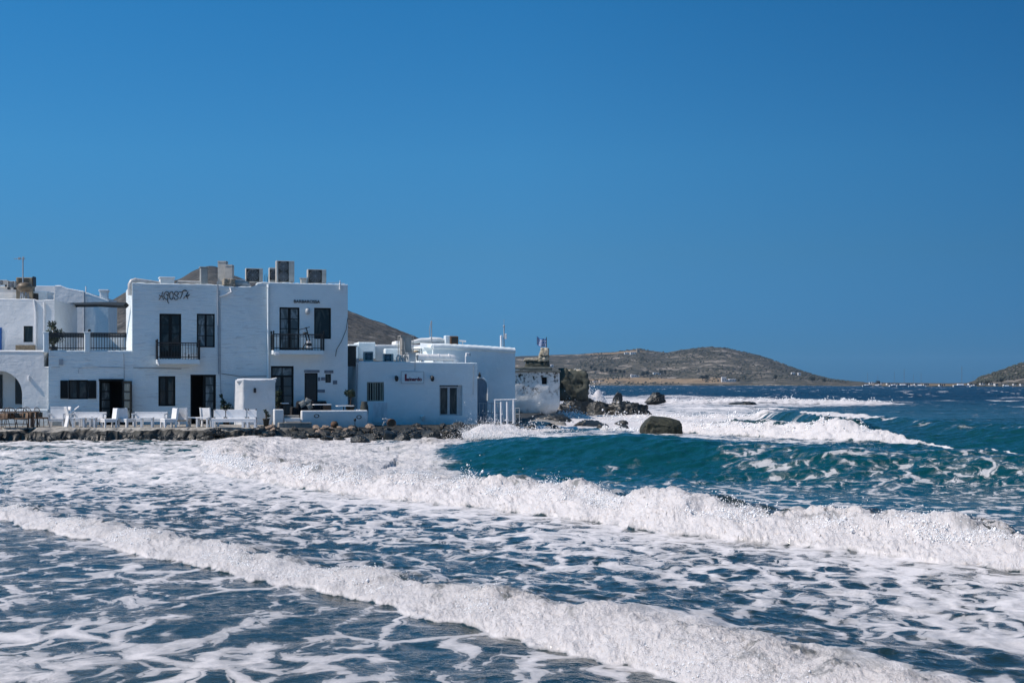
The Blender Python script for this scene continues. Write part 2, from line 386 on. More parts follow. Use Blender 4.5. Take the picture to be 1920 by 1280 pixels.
    # turbulent white water: lumps pushed up and forward
    k = turb > .01
    if fine and k.any():
        x = X[k]; y = Y[k]; t = turb[k]; rr = r[k]; sz = np.clip(rr / 26, .8, 3.0)
        q = y + 1.8 * z[k]; p = x + .9 * z[k]
        b1 = billow(p * 1.7 / sz ** .5, q * 1.7 / sz ** .5, 121, 3, .55); b2 = billow(p * 4.6 / sz ** .7, q * 4.6 / sz ** .7, 127, 3, .62); b3 = fbm(p * 15 / sz, q * 15 / sz, 131, 3, .65)
        am = np.where((eB[k] < -.4), .55, .82) * np.where(Y[k] > 60, 1.25, 1.0) * np.where((Y[k] > 36) & (Y[k] < 72) & (X[k] < -2), .75, 1.0) * (1 - .65 * shoal[k]) * (1 - .6 * sstep(56, 62, Y[k]) * (X[k] < -2))
        am = am * np.clip(1 + .7 * fbm(x * .8, y * .8, 171, 3), .35, 1.7)
        z[k] += t * am * (.070 * b1 + .046 * b2 + .046 * b3 * sz ** .5)
        dx[k] = -t * am * (.05 * billow(p * 3.1, q * 3.1, 141, 3, .65) + .03 * fbm(p * 12, q * 12, 143, 3)); dy[k] = -t * am * (.07 * billow(p * 3.3, q * 3.3, 151, 3, .65) + .03 * fbm(p * 12, q * 12, 153, 3))
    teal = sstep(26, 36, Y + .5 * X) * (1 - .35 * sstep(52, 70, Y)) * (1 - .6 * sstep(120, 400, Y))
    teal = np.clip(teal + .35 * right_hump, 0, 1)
    return z, dx, dy, cov, turb, sand, teal

def build_sea():
    fa = np.arange(-0.375, 0.3751, 0.00088)
    side = []; a = 0.375; st = .0015
    while a < math.pi - .03: a += st; st = min(st * 1.15, .06); side.append(min(a, math.pi - .02))
    side = np.array(side)
    ang = np.concatenate([-side[::-1], fa, side])
    rr = [1.0]
    while rr[-1] < 6000:
        r = rr[-1]
        if r < 9: s = .25
        elif r < 110: s = .032 + max(r - 10, 0) * .0015
        else: s = r * .0115
        rr.append(r + s)
    rr = np.array(rr); na = len(ang)
    Rg, Ag = np.meshgrid(rr, ang, indexing='ij')
    # slight jitter keeps the rings from lining up
    Rg = Rg
    X = Rg * np.sin(Ag); Y = Rg * np.cos(Ag)
    z, dx, dy, cov, turb, sand, teal = sea_fields(X.ravel(), Y.ravel())
    V = np.stack([X.ravel() + dx, Y.ravel() + dy, z], 1)
    i, j = np.meshgrid(np.arange(len(rr) - 1), np.arange(na - 1), indexing='ij')
    a = (i * na + j).ravel(); F = np.stack([a, a + 1, a + na + 1, a + na], 1)[:, ::-1]
    return V, F, dict(cov=cov, turb=turb, sand=sand, teal=teal)

def mat_sea():
    n = NT('sea_water')
    pos = n.n('NewGeometry').outputs['Position']
    mp = n.n('Mapping'); mp.inputs['Scale'].default_value = (1, 1, 0); n.l(pos, mp.inputs[0]); v = mp.outputs[0]
    A = lambda k: (lambda q: (setattr(q, 'attribute_name', k), q.outputs['Fac'])[1])(n.n('Attribute'))
    cov, turb, sand, teal = A('cov'), A('turb'), A('sand'), A('teal')
    sep = n.n('SeparateXYZ'); n.l(pos, sep.inputs[0]); Yc = sep.outputs[1]
    # domain warp
    w = n.n('TexNoise'); n.l(v, w.inputs['Vector']); w.inputs['Scale'].default_value = 1.3; w.inputs['Detail'].default_value = 3
    wv = n.n('VectorMath', operation='MULTIPLY_ADD'); n.l(w.outputs['Color'], wv.inputs[0]); wv.inputs[1].default_value = (.9, .9, 0); n.l(v, wv.inputs[2])
    v2 = wv.outputs[0]
    far = n.ramp(Yc, 28, 60)
    ml = n.n('Mapping'); ml.inputs['Scale'].default_value = (1.08, .62, 0); n.l(v2, ml.inputs[0]); v2 = ml.outputs[0]
    n1 = n.mix(n.ramp(Yc, 13, 19), n.noise(v2, 1.35, 8, .60, .8), n.noise(v2, 2.9, 8, .62, .8))
    n1 = n.ramp(n1, .33, .67, smooth=False)
    e1 = n.voro(v2, 1.15, 'DISTANCE_TO_EDGE').outputs['Distance']
    e2 = n.voro(v2, 2.3, 'DISTANCE_TO_EDGE').outputs['Distance']
    lace = n.math('MAXIMUM', n.ramp(e1, .0, .20, 1, 0), n.math('MULTIPLY', n.ramp(e2, .0, .18, 1, 0), .62))
    # streaks in open, deeper water run along the swell
    ms = n.n('Mapping'); ms.inputs['Scale'].default_value = (.34, .95, 0); ms.inputs['Rotation'].default_value = (0, 0, .62); n.l(v2, ms.inputs[0])
    st = n.ramp(n.noise(ms.outputs[0], 1.25, 8, .65, 1.2), .33, .67, smooth=False)
    lw_ = n.ramp(n.noise(v, .45, 3, .5), .36, .64, .16, .58)
    near_val = n.math('ADD', n.math('MULTIPLY', n1, n.math('SUBTRACT', 1.0, lw_)), n.math('MULTIPLY', lace, lw_))
    val = n.mix(far, near_val, st)
    val = n.math('MULTIPLY', val, 1.0)
    thr = n.math('SUBTRACT', 1.0, cov)
    dlt = n.math('SUBTRACT', val, thr)
    hard = n.ramp(dlt, -.02, .05)
    soft = n.ramp(dlt, -.20, .10)
    grain = n.noise(v, 14, 4, .7)
    thin = n.math('MULTIPLY', soft, n.ramp(grain, .30, .75, .14, .62))
    foam = n.math('MAXIMUM', hard, thin)
    # foam sheets are themselves thinner and thicker
    dens = n.ramp(n.math('ADD', dlt, n.math('MULTIPLY', n.math('SUBTRACT', grain, .5), .35)), -.05, .50, .42, .86)
    foam = n.math('MULTIPLY', foam, n.math('MAXIMUM', dens, turb), clamp=True)
    # gaps and darker pits inside the white water
    pit = n.ramp(n.noise(v2, 2.1, 7, .68, .9), .50, .64)
    pit = n.math('MULTIPLY', pit, n.math('MULTIPLY', n.math('MINIMUM', n.math('MULTIPLY', sand, 2.2), 1.0), .8))
    foam = n.math('MULTIPLY', foam, n.math('SUBTRACT', 1.0, pit), clamp=True)
    # far white horses
    mw = n.n('Mapping'); mw.inputs['Scale'].default_value = (.10, .045, 0); n.l(v, mw.inputs[0])
    caps = n.ramp(n.noise(mw.outputs[0], 1.0, 6, .72, .3), .605, .64)
    caps = n.math('MULTIPLY', caps, n.math('MULTIPLY', n.ramp(Yc, 110, 200), .8))
    foam = n.math('MAXIMUM', foam, caps)
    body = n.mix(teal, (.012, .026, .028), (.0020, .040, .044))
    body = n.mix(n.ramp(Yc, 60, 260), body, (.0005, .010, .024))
    body = n.mix(n.math('MULTIPLY', sand, .8, clamp=True), body, (.055, .055, .038))
    # relief
    rp = n.math('ADD', n.noise(v, 3.0, 5, .6, .4), n.math('MULTIPLY', n.noise(v, 11, 3, .6), .25))
    mf = n.n('Mapping'); mf.inputs['Scale'].default_value = (.5, .8, 0); n.l(v, mf.inputs[0])
    rp = n.math('ADD', rp, n.math('MULTIPLY', n.noise(mf.outputs[0], 1.0, 5, .65), n.math('ADD', n.ramp(Yc, 32, 42, 0, 2.2), n.ramp(Yc, 50, 200, 0, 14.0))))
    wn = n.bump(rp, 1.0, .035)
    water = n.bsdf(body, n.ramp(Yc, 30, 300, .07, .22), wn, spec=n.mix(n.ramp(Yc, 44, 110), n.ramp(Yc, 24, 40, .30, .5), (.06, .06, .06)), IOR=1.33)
    fb = n.math('ADD', n.math('MULTIPLY', n.noise(v, 9, 6, .72), 1.0), n.math('MULTIPLY', n.noise(v, 40, 4, .7), .35))
    fb2 = n.math('ADD', n.math('MULTIPLY', fb, n.math('ADD', n.math('MULTIPLY', turb, 1.0), .12)), n.math('MULTIPLY', foam, .12))
    fn = n.bump(fb2, .9, .09)
    fcol = n.mix(n.math('MULTIPLY', sand, .5, clamp=True), (.85, .81, .80), (.62, .56, .51))
    fd_ = n.bsdf(fcol, .75, fn, spec=.3); tr = n.n('BsdfTranslucent'); n.put(tr.inputs[0], fcol); n.l(fn, tr.inputs[1])
    fm = n.n('MixShader'); fm.inputs[0].default_value = .12; n.l(fd_, fm.inputs[1]); n.l(tr.outputs[0], fm.inputs[2]); foamsh = fm.outputs[0]
    mx = n.n('MixShader'); n.l(foam, mx.inputs[0]); n.l(water, mx.inputs[1]); n.l(foamsh, mx.inputs[2])
    return n.done(mx.outputs[0])

_V, _F, _A = build_sea()
sea = mesh_np('sea', _V, _F, mat_sea(), attrs=_A)
tag(sea, 'wind-blown sea with rolling breakers and foam', kind='structure')
del _V, _F, _A

def mat_spray():
    n = NT('spray_white'); return n.done(n.bsdf((.88, .88, .88), .6, spec=.4))
OCT_V = np.array([(1, 0, 0), (-1, 0, 0), (0, 1, 0), (0, -1, 0), (0, 0, 1), (0, 0, -1)], float)
OCT_F = np.array([(0, 2, 4), (2, 1, 4), (1, 3, 4), (3, 0, 4), (2, 0, 5), (1, 2, 5), (3, 1, 5), (0, 3, 5)])
def blobs(name, P, S, mat, stretch=None, rng=None):
    n = len(P); rng = rng or np.random.default_rng(3)
    J = 1 + .5 * (rng.random((n, 6, 1)) - .5)
    V = OCT_V[None] * J * S[:, None, None]
    if stretch is not None: V = V * stretch[:, None, :]
    V = (V + P[:, None, :]).reshape(-1, 3)
    F = (OCT_F[None] + (np.arange(n) * 6)[:, None, None]).reshape(-1, 3)
    return mesh_np(name, V, F, mat, smooth=True)

def build_spray():
    rng = np.random.default_rng(5); Ps = []; Ss = []
    def along(tab, x0, x1, n, hmax, size, seed, off):
        X = rng.uniform(x0, x1, n * 3); w1 = interp(tab, X, 3); h = interp(tab, X, 2)
        e = np.abs(rng.normal(0, .5, n * 3)) * w1 + w1 * off
        Y = smooth_interp(tab, X, 1) + e * 1.3
        keep = (fbm(X * .9, Y * .4, seed, 3, .6) > rng.uniform(-.15, .55, n * 3)) & (np.hypot(X, Y) > 8)
        X = X[keep][:n]; Y = Y[keep][:n]
        z0 = sea_fields(X, Y, True)[0]
        clump = np.clip(pn(X * 1.6, Y * .8, seed + 3) + .45, .05, 1.2)
        z = z0 + rng.exponential(.28, len(X)) * hmax * clump - .01
        Ps.append(np.stack([X + rng.normal(0, .05, len(X)), Y, z], 1)); Ss.append(size * rng.gamma(2.2, .42, len(X)) * (np.hypot(X, Y) / 20) ** .55)
    along(WA, -12, 3.0, 24000, .11, .0048, 201, .3)
    along(WB, -11, 10, 44000, .24, .0066, 211, .45)
    along(WD, 5, 16.5, 7000, .40, .011, 221, .5)
    along(WE, 7, 18, 1500, .4, .014, 231, .5)
    along(WF, 18, 48, 1500, .5, .02, 241, .5)
    for px, Yq, n, hq, rq, s in ((935, 69, 7000, .62, 1.8, .0085), (900, 67, 5000, .7, 1.8, .008), (1088, 122, 15000, 1.7, 1.8, .017), (1118, 122, 9000, 1.2, 2.4, .017), (1068, 108, 900, .9, 1.5, .022), (1000, 76, 1200, .6, 2.0, .014), (1180, 95, 900, .6, 3.5, .02), (880, 65.5, 1500, 1.1, 1.0, .008), (1330, 78, 1500, .5, 3.5, .016)):
        xq = (px - 960) / FPX * Yq; a = rng.normal(0, 1, (n, 2)); X = xq + a[:, 0] * rq * .6; Y = Yq + a[:, 1] * rq * .6
        z0 = sea_fields(X, Y, False)[0]
        fan = np.exp(-(a[:, 0] ** 2) * .4)
        Ps.append(np.stack([X, Y, np.maximum(z0 * .7, .05) + rng.exponential(.30, n) * hq * fan], 1)); Ss.append(s * rng.gamma(2, .5, n))
    P = np.concatenate(Ps); S = np.clip(np.concatenate(Ss), .003, .08)
    o = blobs('sea_spray', P, S, mat_spray(), rng=rng)
    tag(o, 'white spray and drops torn off the breaking waves', 'spray', kind='stuff')
build_spray()
# ================================================================== LAND, ROCKS, HILLS
def mat_rock(name, c1, c2, c3, scale=2.0, rough=.75, wet=False):
    n = NT(name); v = n.coord()
    a = n.noise(v, scale, 6, .65, .5); b = n.voro(v, scale * 1.7).outputs['Distance']
    c = n.mix(n.ramp(a, .38, .62), c1, c2); c = n.mix(n.ramp(n.noise(v, scale * 4, 4, .7), .52, .70), c, c3)
    h = n.math('ADD', n.math('MULTIPLY', a, 1.0), n.math('MULTIPLY', b, .5))
    h = n.math('ADD', h, n.math('MULTIPLY', n.noise(v, scale * 8, 4, .7), .3))
    return n.done(n.bsdf(c, rough if not wet else .38, n.bump(h, .9, .06), spec=.5))
M_ROCKWET = mat_rock('wet_dark_rock', (.010, .012, .012), (.024, .025, .022), (.048, .046, .034), 2.0, wet=True)
M_ROCKOLIVE = mat_rock('olive_rock', (.014, .017, .011), (.034, .036, .020), (.07, .07, .04), 1.6)
M_ROCKTAN = mat_rock('tan_stone', (.20, .14, .10), (.38, .29, .22), (.09, .07, .055), 3.0)
M_QUAY = mat_rock('old_concrete', (.20, .19, .17), (.30, .28, .25), (.10, .10, .09), 1.2)
def mat_shore():
    n = NT('quay_edge_stone'); v = n.coord(); g = n.n('NewGeometry')
    sz = n.n('SeparateXYZ'); n.l(g.outputs['Position'], sz.inputs[0])
    vo = n.voro(v, 1.9); cell = vo.outputs['Color']; sp = n.n('SeparateColor'); n.l(cell, sp.inputs[0])
    stone = n.mix(n.ramp(sp.outputs[0], .1, .95), (.010, .012, .011), (.055, .052, .042))
    stone = n.mix(n.ramp(n.math('ADD', sz.outputs[2], n.math('MULTIPLY', n.noise(v, 1.5, 4, .6), .5)), .30, .55, .9, 0), stone, (.008, .010, .009))
    stone = n.mix(n.ramp(n.noise(v, 6, 5, .7), .45, .7), stone, (.025, .028, .024))
    e = n.voro(v, 1.9, 'DISTANCE_TO_EDGE').outputs['Distance']
    stone = n.mix(n.ramp(e, .0, .10, .85, 0), stone, (.010, .011, .010))
    top = n.mix(n.ramp(n.noise(v, 1.1, 6, .65), .35, .65), (.24, .225, .20), (.36, .34, .30))
    top = n.mix(n.ramp(n.noise(v, 5, 4, .7), .55, .72), top, (.13, .125, .11))
    ns = n.n('SeparateXYZ'); n.l(g.outputs['Normal'], ns.inputs[0])
    c = n.mix(n.math('MULTIPLY', n.math('MULTIPLY', n.ramp(sz.outputs[2], .34, .42), n.ramp(ns.outputs[2], .80, .95)), n.ramp(sz.outputs[0], -9.5, -12.5)), stone, top)
    h = n.math('ADD', n.ramp(e, 0, .2), n.math('MULTIPLY', n.noise(v, 9, 5, .7), .6))
    return n.done(n.bsdf(c, n.ramp(sz.outputs[2], .1, .5, .35, .8), n.bump(h, .9, .06)))

LANDEDGE = [(-60, 63.5), (-22.5, 64.0), (-17.5, 64.6), (-12.5, 65.2), (-11.2, 66), (-9, 68.2), (-6, 70.2), (-2.5, 72.2), (-1.2, 74.5), (-.2, 78), (.8, 86), (1.8, 100), (2.9, 108), (4.2, 116), (5.2, 130), (6, 170)]
def land_z(X, Y):
    ye = np.interp(X, [p[0] for p in LANDEDGE], [p[1] for p in LANDEDGE]) + .45 * pn(X * .7, Y * 0 + 3, 5) + .22 * pn(X * 2.7, Y * 0, 6)
    s = Y - ye
    top = np.where(X < -12, .58, .50) + .015 * fbm(X * .8, Y * .8, 9, 3) - .42 * sstep(.9, 0, s) * np.clip(.15 + pn(X * .9, Y * .9, 10), 0, 1) - .12 * sstep(1.0, 0, s)
    top = top - .06 * sstep(-12, -10, X)
    wall = sstep(-.55, .05, s)                         # left: a steep broken edge
    slope = sstep(-5.2, .9, s) ** 1.3                  # right: a slope of rubble
    k = sstep(-13.5, -10.5, X) * (1 - sstep(-2.2, -1.0, X))
    f = wall * (1 - k) + slope * k
    rough = (.16 * billow(X * 1.1, Y * 1.1, 13, 4, .6) + .10 * fbm(X * 3, Y * 3, 14, 4, .6)) * (1 - sstep(.1, .9, s)) * sstep(-6, -.3, s)
    z = -.5 + (top + .5) * f + rough * (.25 + .75 * (1 - np.abs(2 * f - 1)))
    return z
def build_quay():
    xs = np.concatenate([np.arange(-48, -24, .25), np.arange(-24, 6.5, .055)]); ys = np.concatenate([np.arange(57, 79, .055), np.arange(79, 135, .4)])
    X, Y = np.meshgrid(xs, ys, indexing='ij'); z = land_z(X.ravel(), Y.ravel())
    # beyond the coast line the sheet dips under the sea
    V = np.stack([X.ravel(), Y.ravel(), z], 1); ny = len(ys)
    i, j = np.meshgrid(np.arange(len(xs) - 1), np.arange(ny - 1), indexing='ij'); a = (i * ny + j).ravel()
    F = np.stack([a, a + ny, a + ny + 1, a + 1], 1)
    F = F[(z[F].max(1) > -.45)]
    return tag(mesh_np('quay', V, F, mat_shore()), 'old stone and concrete quay with a broken rocky edge', kind='structure')
build_quay()

def rock_mesh(seed, sx, sy, sz, sub=5, rough=.35, crag=1.0):
    bm = bmesh.new(); bmesh.ops.create_icosphere(bm, subdivisions=sub, radius=1.0)
    P = np.array([v.co[:] for v in bm.verts]); F = np.array([[v.index for v in f.verts] for f in bm.faces]); bm.free()
    o = seed * 3.7
    if sub >= 4:
        q = P * 1.0; a_ = fbm(q[:, 0] * 2.6 + o, q[:, 1] * 2.6 + q[:, 2] * 1.9, seed + 21, 3, .6); b_ = fbm(q[:, 2] * 2.6 + o, q[:, 0] * 2.2 - q[:, 1] * 1.7, seed + 23, 3, .6)
        P = P * (1 + rough * .5 * (np.abs(a_) * 2 - .4) - rough * .45 * np.abs(b_))[:, None]
    d = rough * (fbm(P[:, 0] * 1.2 + o + P[:, 2], P[:, 1] * 1.2 - P[:, 2] * .7, seed, 3) + .6 * billow(P[:, 0] * 2.1 + o, P[:, 1] * 2.1 + P[:, 2] * 2.3, seed + 3, 4, .6) * crag)
    d += rough * .22 * fbm(P[:, 0] * 7 + P[:, 2] * 4, P[:, 1] * 7 - P[:, 2] * 5, seed + 9, 3, .65)
    P = P * (1 + d)[:, None]
    # broad flat facets
    rg = np.random.default_rng(seed)
    for _ in range(9):
        nn = rg.normal(size=3); nn /= np.linalg.norm(nn); h = rg.uniform(.66, .95)
        dd = P @ nn; P = P - np.clip(dd - h, 0, None)[:, None] * nn * .9
    return P * np.array([sx, sy, sz]), F

def rock(name, label, px0, px1, py0, py1, Y, mat=M_ROCKWET, seed=1, group=None, deep=.9, rough=.38, base_z=None, cat='rock', blocky=1.0):
    """a boulder that spans px0..px1, py0 (top)..py1 (foot) at distance Y"""
    a = at(px0, py0, Y); b = at(px1, py1, Y)
    w = b.x - a.x; top = a.z; foot = b.z if base_z is None else base_z
    hh = top - foot
    V, F = rock_mesh(seed, 1, 1, 1, 5, rough)
    V = np.sign(V) * np.abs(V) ** blocky * np.array([w * .52, w * .52 * deep, hh])
    V[:, 2] = np.where(V[:, 2] < 0, V[:, 2] * .4, V[:, 2]) * 1.0
    V[:, 2] *= hh / max(V[:, 2].max(), .01)
    o = mesh_np(name, V, F, mat); o.location = ((a.x + b.x) / 2, Y, foot)
    return tag(o, label, cat, group)

rock('boulder', 'large blocky dark boulder with olive foot in the surf, rightmost of the big near rocks', 1202, 1271, 779, 812, 73.5, M_ROCKOLIVE, 6, deep=.8, rough=.34, blocky=.62)
rock('boulder', 'broad domed dark boulder at the seaward end of the rock ridge', 1136, 1214, 747, 779, 117, M_ROCKWET, 8, deep=.8, rough=.40)
rock('rock_ridge', 'long dark rock ridge running out from the foot of the ruined stone wall', 1044, 1124, 742, 775, 118, M_ROCKWET, 12, deep=.6, rough=.3)
rock('rock', 'dark jagged rock between the long ridge and the domed boulder', 1100, 1150, 750, 774, 117, M_ROCKWET, 15, deep=.7, rough=.45)
rock('rock', 'flat sloping dark slab below the mottled white wall', 1008, 1082, 774, 791, 97, M_ROCKWET, 17, deep=.7, rough=.15)
rock('rock', 'far brown rock awash beyond the surf, beside a breaking white crest', 1212, 1246, 734, 753, 178, M_ROCKWET, 21, rough=.5)
rock('rock', 'small far pointed rock behind the splash', 1150, 1167, 733, 750, 185, M_ROCKWET, 23, rough=.4)
for px0, px1, py0, py1, Y, sd, lb in ((1030, 1054, 797, 806, 82, 31, 'small dark rock awash in front of the flat slab'), (1052, 1062, 791, 797, 88, 32, 'tiny dark rock behind the low flat reef'), (1072, 1128, 786, 800, 87, 33, 'widest low dark reef rock in the white water'), (1120, 1142, 793, 803, 84, 34, 'low dark rock at the right tip of the wide reef rock'), (1152, 1176, 787, 794, 88, 35, 'thin flat dark rock left of the rightmost boulder'), (1156, 1180, 795, 806, 82, 36, 'low wedge of rock just in front of the thin flat one'), (1024, 1040, 793, 800, 84, 37, 'small round dark rock by the left end of the reef'), (1370, 1425, 752, 758, 176, 38, 'far low reef in the outer line of surf'), (980, 1006, 795, 803, 80, 39, 'dark rock washed by foam beside the railing')):
    rock('rock', lb, px0, px1, py0, py1, Y, M_ROCKWET, sd, rough=.35)
# rocks standing in the wash at the foot of the rubble
RW = ((660, 692, 817, 835, 62.5), (692, 716, 812, 832, 64), (716, 742, 808, 833, 64), (742, 768, 812, 834, 63), (768, 790, 814, 832, 64.5), (790, 826, 808, 832, 65.5), (828, 864, 805, 828, 66.5), (628, 646, 822, 832, 64), (600, 622, 819, 831, 64.5), (560, 574, 818, 824, 66.5), (546, 564, 822, 830, 64.5), (574, 588, 813, 820, 67.5), (606, 616, 828, 835, 63), (580, 596, 825, 831, 64), (640, 656, 813, 819, 67.5), (530, 542, 821, 826, 65.5))
RL = ('smooth rounded black boulder in the wash, left end of the larger rocks', 'craggy dark rock just right of the smooth black boulder', 'tall jagged rock below the rusty drum', 'jagged rock below the wall sign, foam running off it', 'narrow dark rock under the wall fountain', 'broad dark rock below the white-framed double door', 'big olive-dark rock at the right end of the rubble, next to the splash', 'low dark rock left of the smooth black boulder', 'low flat rock in the wash below the terrace tables', 'small rock in the wash below the entrance steps', 'small low rock, leftmost of those awash below the steps', 'small rock against the rubble below the terrace wall', 'tiny rock nearest the sea below the terrace tables', 'small wet rock below the steps, in the white wash', 'small dark rock against the rubble above the smooth black boulder', 'tiny leftmost rock awash below the potted plant')
for q, (a0, a1, b0, b1, yy) in enumerate(RW):
    rock('rock', RL[q], a0 - 2, a1 + 2, b0 - 2.5, b1, yy - .6, M_ROCKWET, 50 + q, 'dark rocks in the wash', rough=.42 if q else .2, base_z=.12)
# loose stones of the rubble slope
def stones():
    rg = np.random.default_rng(12); protos = []
    for s in range(5):
        V, F = rock_mesh(80 + s, 1, .75, .55, 2, .3); protos.append((V, F))
    made = {}
    cnt = 0
    while cnt < 300:
        X = rg.uniform(-23.5, -2.6); k = cnt
        
        ye = np.interp(X, [p[0] for p in LANDEDGE], [p[1] for p in LANDEDGE])
        t = rg.random() ** .7
        Y = ye + (1.0 - t * 5.0 if X > -12 else rg.uniform(-1.1, -.35))
        z = float(land_z(np.array([X]), np.array([Y]))[0])
        if z < -.1: continue
        tan_ = z > .22 and rg.random() < (.62 if -11.5 < X < -6 else .2)
        s = rg.uniform(.10, .26) * (1.0 if tan_ else 1.15) * (1.2 if X < -12.2 else 1.15 if X > -7.3 else 1)
        key = (rg.integers(5), bool(tan_))
        if key not in made:
            V, F = protos[key[0]]; o = mesh_np('stone', V, F, M_ROCKTAN if tan_ else M_ROCKWET, smooth=False); made[key] = o
        else:
            o = made[key].copy(); C.objects.link(o)
        o.location = (X, Y, z + s * .15); o.scale = (s, s, s); o.rotation_euler = (rg.uniform(-.4, .4), rg.uniform(-.4, .4), rg.uniform(0, 6.28))
        tag(o, 'pale brown stone lying in the rubble on the shore' if tan_ else 'dark wet stone lying in the rubble on the shore', 'stone', 'pale rubble stones' if tan_ else 'dark rubble stones')
        where = 'below the white benches' if X < -12.2 else 'below the low lamp-lit terrace wall' if X < -7.3 else 'below the single-storey building'
        o['label'] = ('pale brown' if tan_ else 'dark wet') + ' stone in the shore rubble ' + where; o['group'] = o['group'] + ' ' + where
        cnt += 1
stones()

# ------------------------------------------------------------------ hills
def mat_scrub(name, c1, c2, cdark, cpale, field=(.30, .22, .14), sc_=.012):
    n = NT(name); v = n.coord()
    at_ = n.n('Attribute'); at_.attribute_name = 'field'
    a = n.noise(v, sc_, 8, .62, .6)
    c = n.mix(n.ramp(a, .36, .64), c1, c2)
    sp = n.noise(v, sc_ * 9, 5, .7)
    c = n.mix(n.ramp(sp, .48, .58, 0, .9), c, cdark)
    st = n.n('Mapping'); st.inputs['Scale'].default_value = (1, .7, 4.5); n.l(v, st.inputs[0])
    c = n.mix(n.ramp(n.noise(st.outputs[0], sc_ * 2.2, 7, .72, .5), .53, .64, 0, .75), c, cpale)
    c = n.mix(at_.outputs['Fac'], c, n.mix(n.ramp(n.noise(v, sc_ * 4, 5, .6), .4, .6), field, tuple(x * .75 for x in field)))
    nm = n.bump(n.noise(v, sc_ * 6, 6, .7), .8, 9.0)
    return n.done(n.bsdf(c, .9, nm, spec=.1))

def hill(name, label, ridge, r0, r1, r2, mat, zbase=0.5, p=.85, amp=.05, npx=700, nr=110, seed=3, fields=()):
    """terrain whose crest stands r1 metres away along the given crest heights; shore at r0, back foot at r2"""
    pxs = np.linspace(ridge[0][0], ridge[-1][0], npx)
    rz = np.interp(pxs, [q[0] for q in ridge], [q[1] for q in ridge])
    tn = (pxs - 960) / FPX
    r0s = r0(pxs) if callable(r0) else np.full(npx, r0)
    H = np.maximum(HCAM + (HZ - rz) / FPX * r1, zbase)
    t = np.concatenate([np.linspace(0, 1, nr), 1 + np.linspace(.03, 1, nr // 3)])
    T, PX = np.meshgrid(t, np.arange(npx), indexing='ij')
    Yd = np.where(T <= 1, r0s[PX] + (r1 - r0s[PX]) * T, r1 + (r2 - r1) * (T - 1))
    X = tn[PX] * Yd
    kk = np.exp(-np.linspace(-2, 2, 15) ** 2); kk /= kk.sum()
    Hs = np.convolve(np.pad(H, 7, mode='edge'), kk, 'valid'); Hs = Hs + .012 * H.max() * fbm(pxs * .03, pxs * 0, seed, 4, .6) * np.clip(H / H.max() * 3, 0, 1)
    s = (r1 / 2300.); Tc = np.clip(T, 0, 1)
    g = np.sin(Tc * np.pi / 2) ** (1 / p)
    ang = (Hs[PX] - HCAM) / r1 * g + (zbase - HCAM) / Yd * (1 - g)
    fr = HCAM + ang * Yd
    nz = amp * H.max() * (fbm(X / 160 / s, Yd / 160 / s, seed, 5, .55) + .25 * fbm(X / 30 / s, Yd / 60 / s, seed + 5, 4, .6)) * np.clip(Tc * 4, 0, 1) * (1 - Tc ** 3)
    Z = np.where(T <= 1, fr + nz * np.clip(Hs[PX] / H.max() * 2, 0, 1), zbase + (Hs[PX] - zbase) * np.cos((T - 1) * np.pi / 2))
    Z = np.where(T == 0, -2.0, Z)
    fld = np.zeros_like(Z)
    pyv = HZ - (Z - HCAM) * FPX / Yd
    V = np.stack([X.ravel(), Yd.ravel(), Z.ravel()], 1)
    i, j = np.meshgrid(np.arange(len(t) - 1), np.arange(npx - 1), indexing='ij'); a = (i * npx + j).ravel()
    F = np.stack([a, a + 1, a + npx + 1, a + npx], 1)
    for (xa, xb, ta, tb) in fields:
        sl = .0
        fld = np.maximum(fld, sstep(xa, xa + 25, pxs[PX]) * (1 - sstep(xb - 40, xb, pxs[PX])) * sstep(ta, ta + .02, T) * (1 - sstep(tb - .02, tb, T)) * (fbm(X / 60, Yd / 60, seed + 8, 3) > -.45))
    o = mesh_np(name, V, F, mat, attrs={'field': fld.ravel()})
    return tag(o, label, kind='structure'), (pxs, H, r0s)

M_HILL = mat_scrub('dry_scrub_hill', (.080, .076, .062), (.125, .112, .086), (.030, .037, .030), (.36, .31, .26))
M_HILL2 = mat_scrub('near_scrub_hill', (.090, .086, .080), (.130, .120, .105), (.036, .042, .040), (.25, .24, .22), sc_=.02)
hill('hill', 'bare grey rocky hill rising behind the white houses', [(-500, 690), (-200, 640), (60, 600), (150, 585), (203, 566), (237, 547), (300, 532), (335, 524), (362, 508), (380, 500), (395, 498), (410, 501), (430, 514), (470, 528), (540, 545), (600, 560), (652, 582), (690, 596), (720, 607), (750, 619), (785, 634), (830, 655), (900, 690), (960, 712)], 260, 900, 1400, M_HILL2, zbase=1.0, p=.8, amp=.035, seed=5)
hill('headland', 'dry brown headland across the bay with stony fields', [(800, 690), (900, 672), (968, 668), (1000, 667), (1040, 665), (1080, 664), (1120, 661), (1150, 660), (1180, 656), (1200, 654), (1225, 658), (1250, 661), (1275, 656), (1300, 653), (1330, 650), (1352, 651), (1375, 655), (1400, 661), (1430, 669), (1455, 677), (1480, 687), (1505, 696), (1530, 704), (1560, 711), (1600, 716), (1650, 719.0), (1700, 720.0)], lambda q: np.interp(q, [800, 1100, 1400, 1700], [1750, 2000, 1850, 1400]), 2600, 3400, M_HILL, zbase=1.2, p=.75, amp=.10, seed=9,
     fields=((1085, 1390, .05, .20), (1090, 1220, .78, .9)))
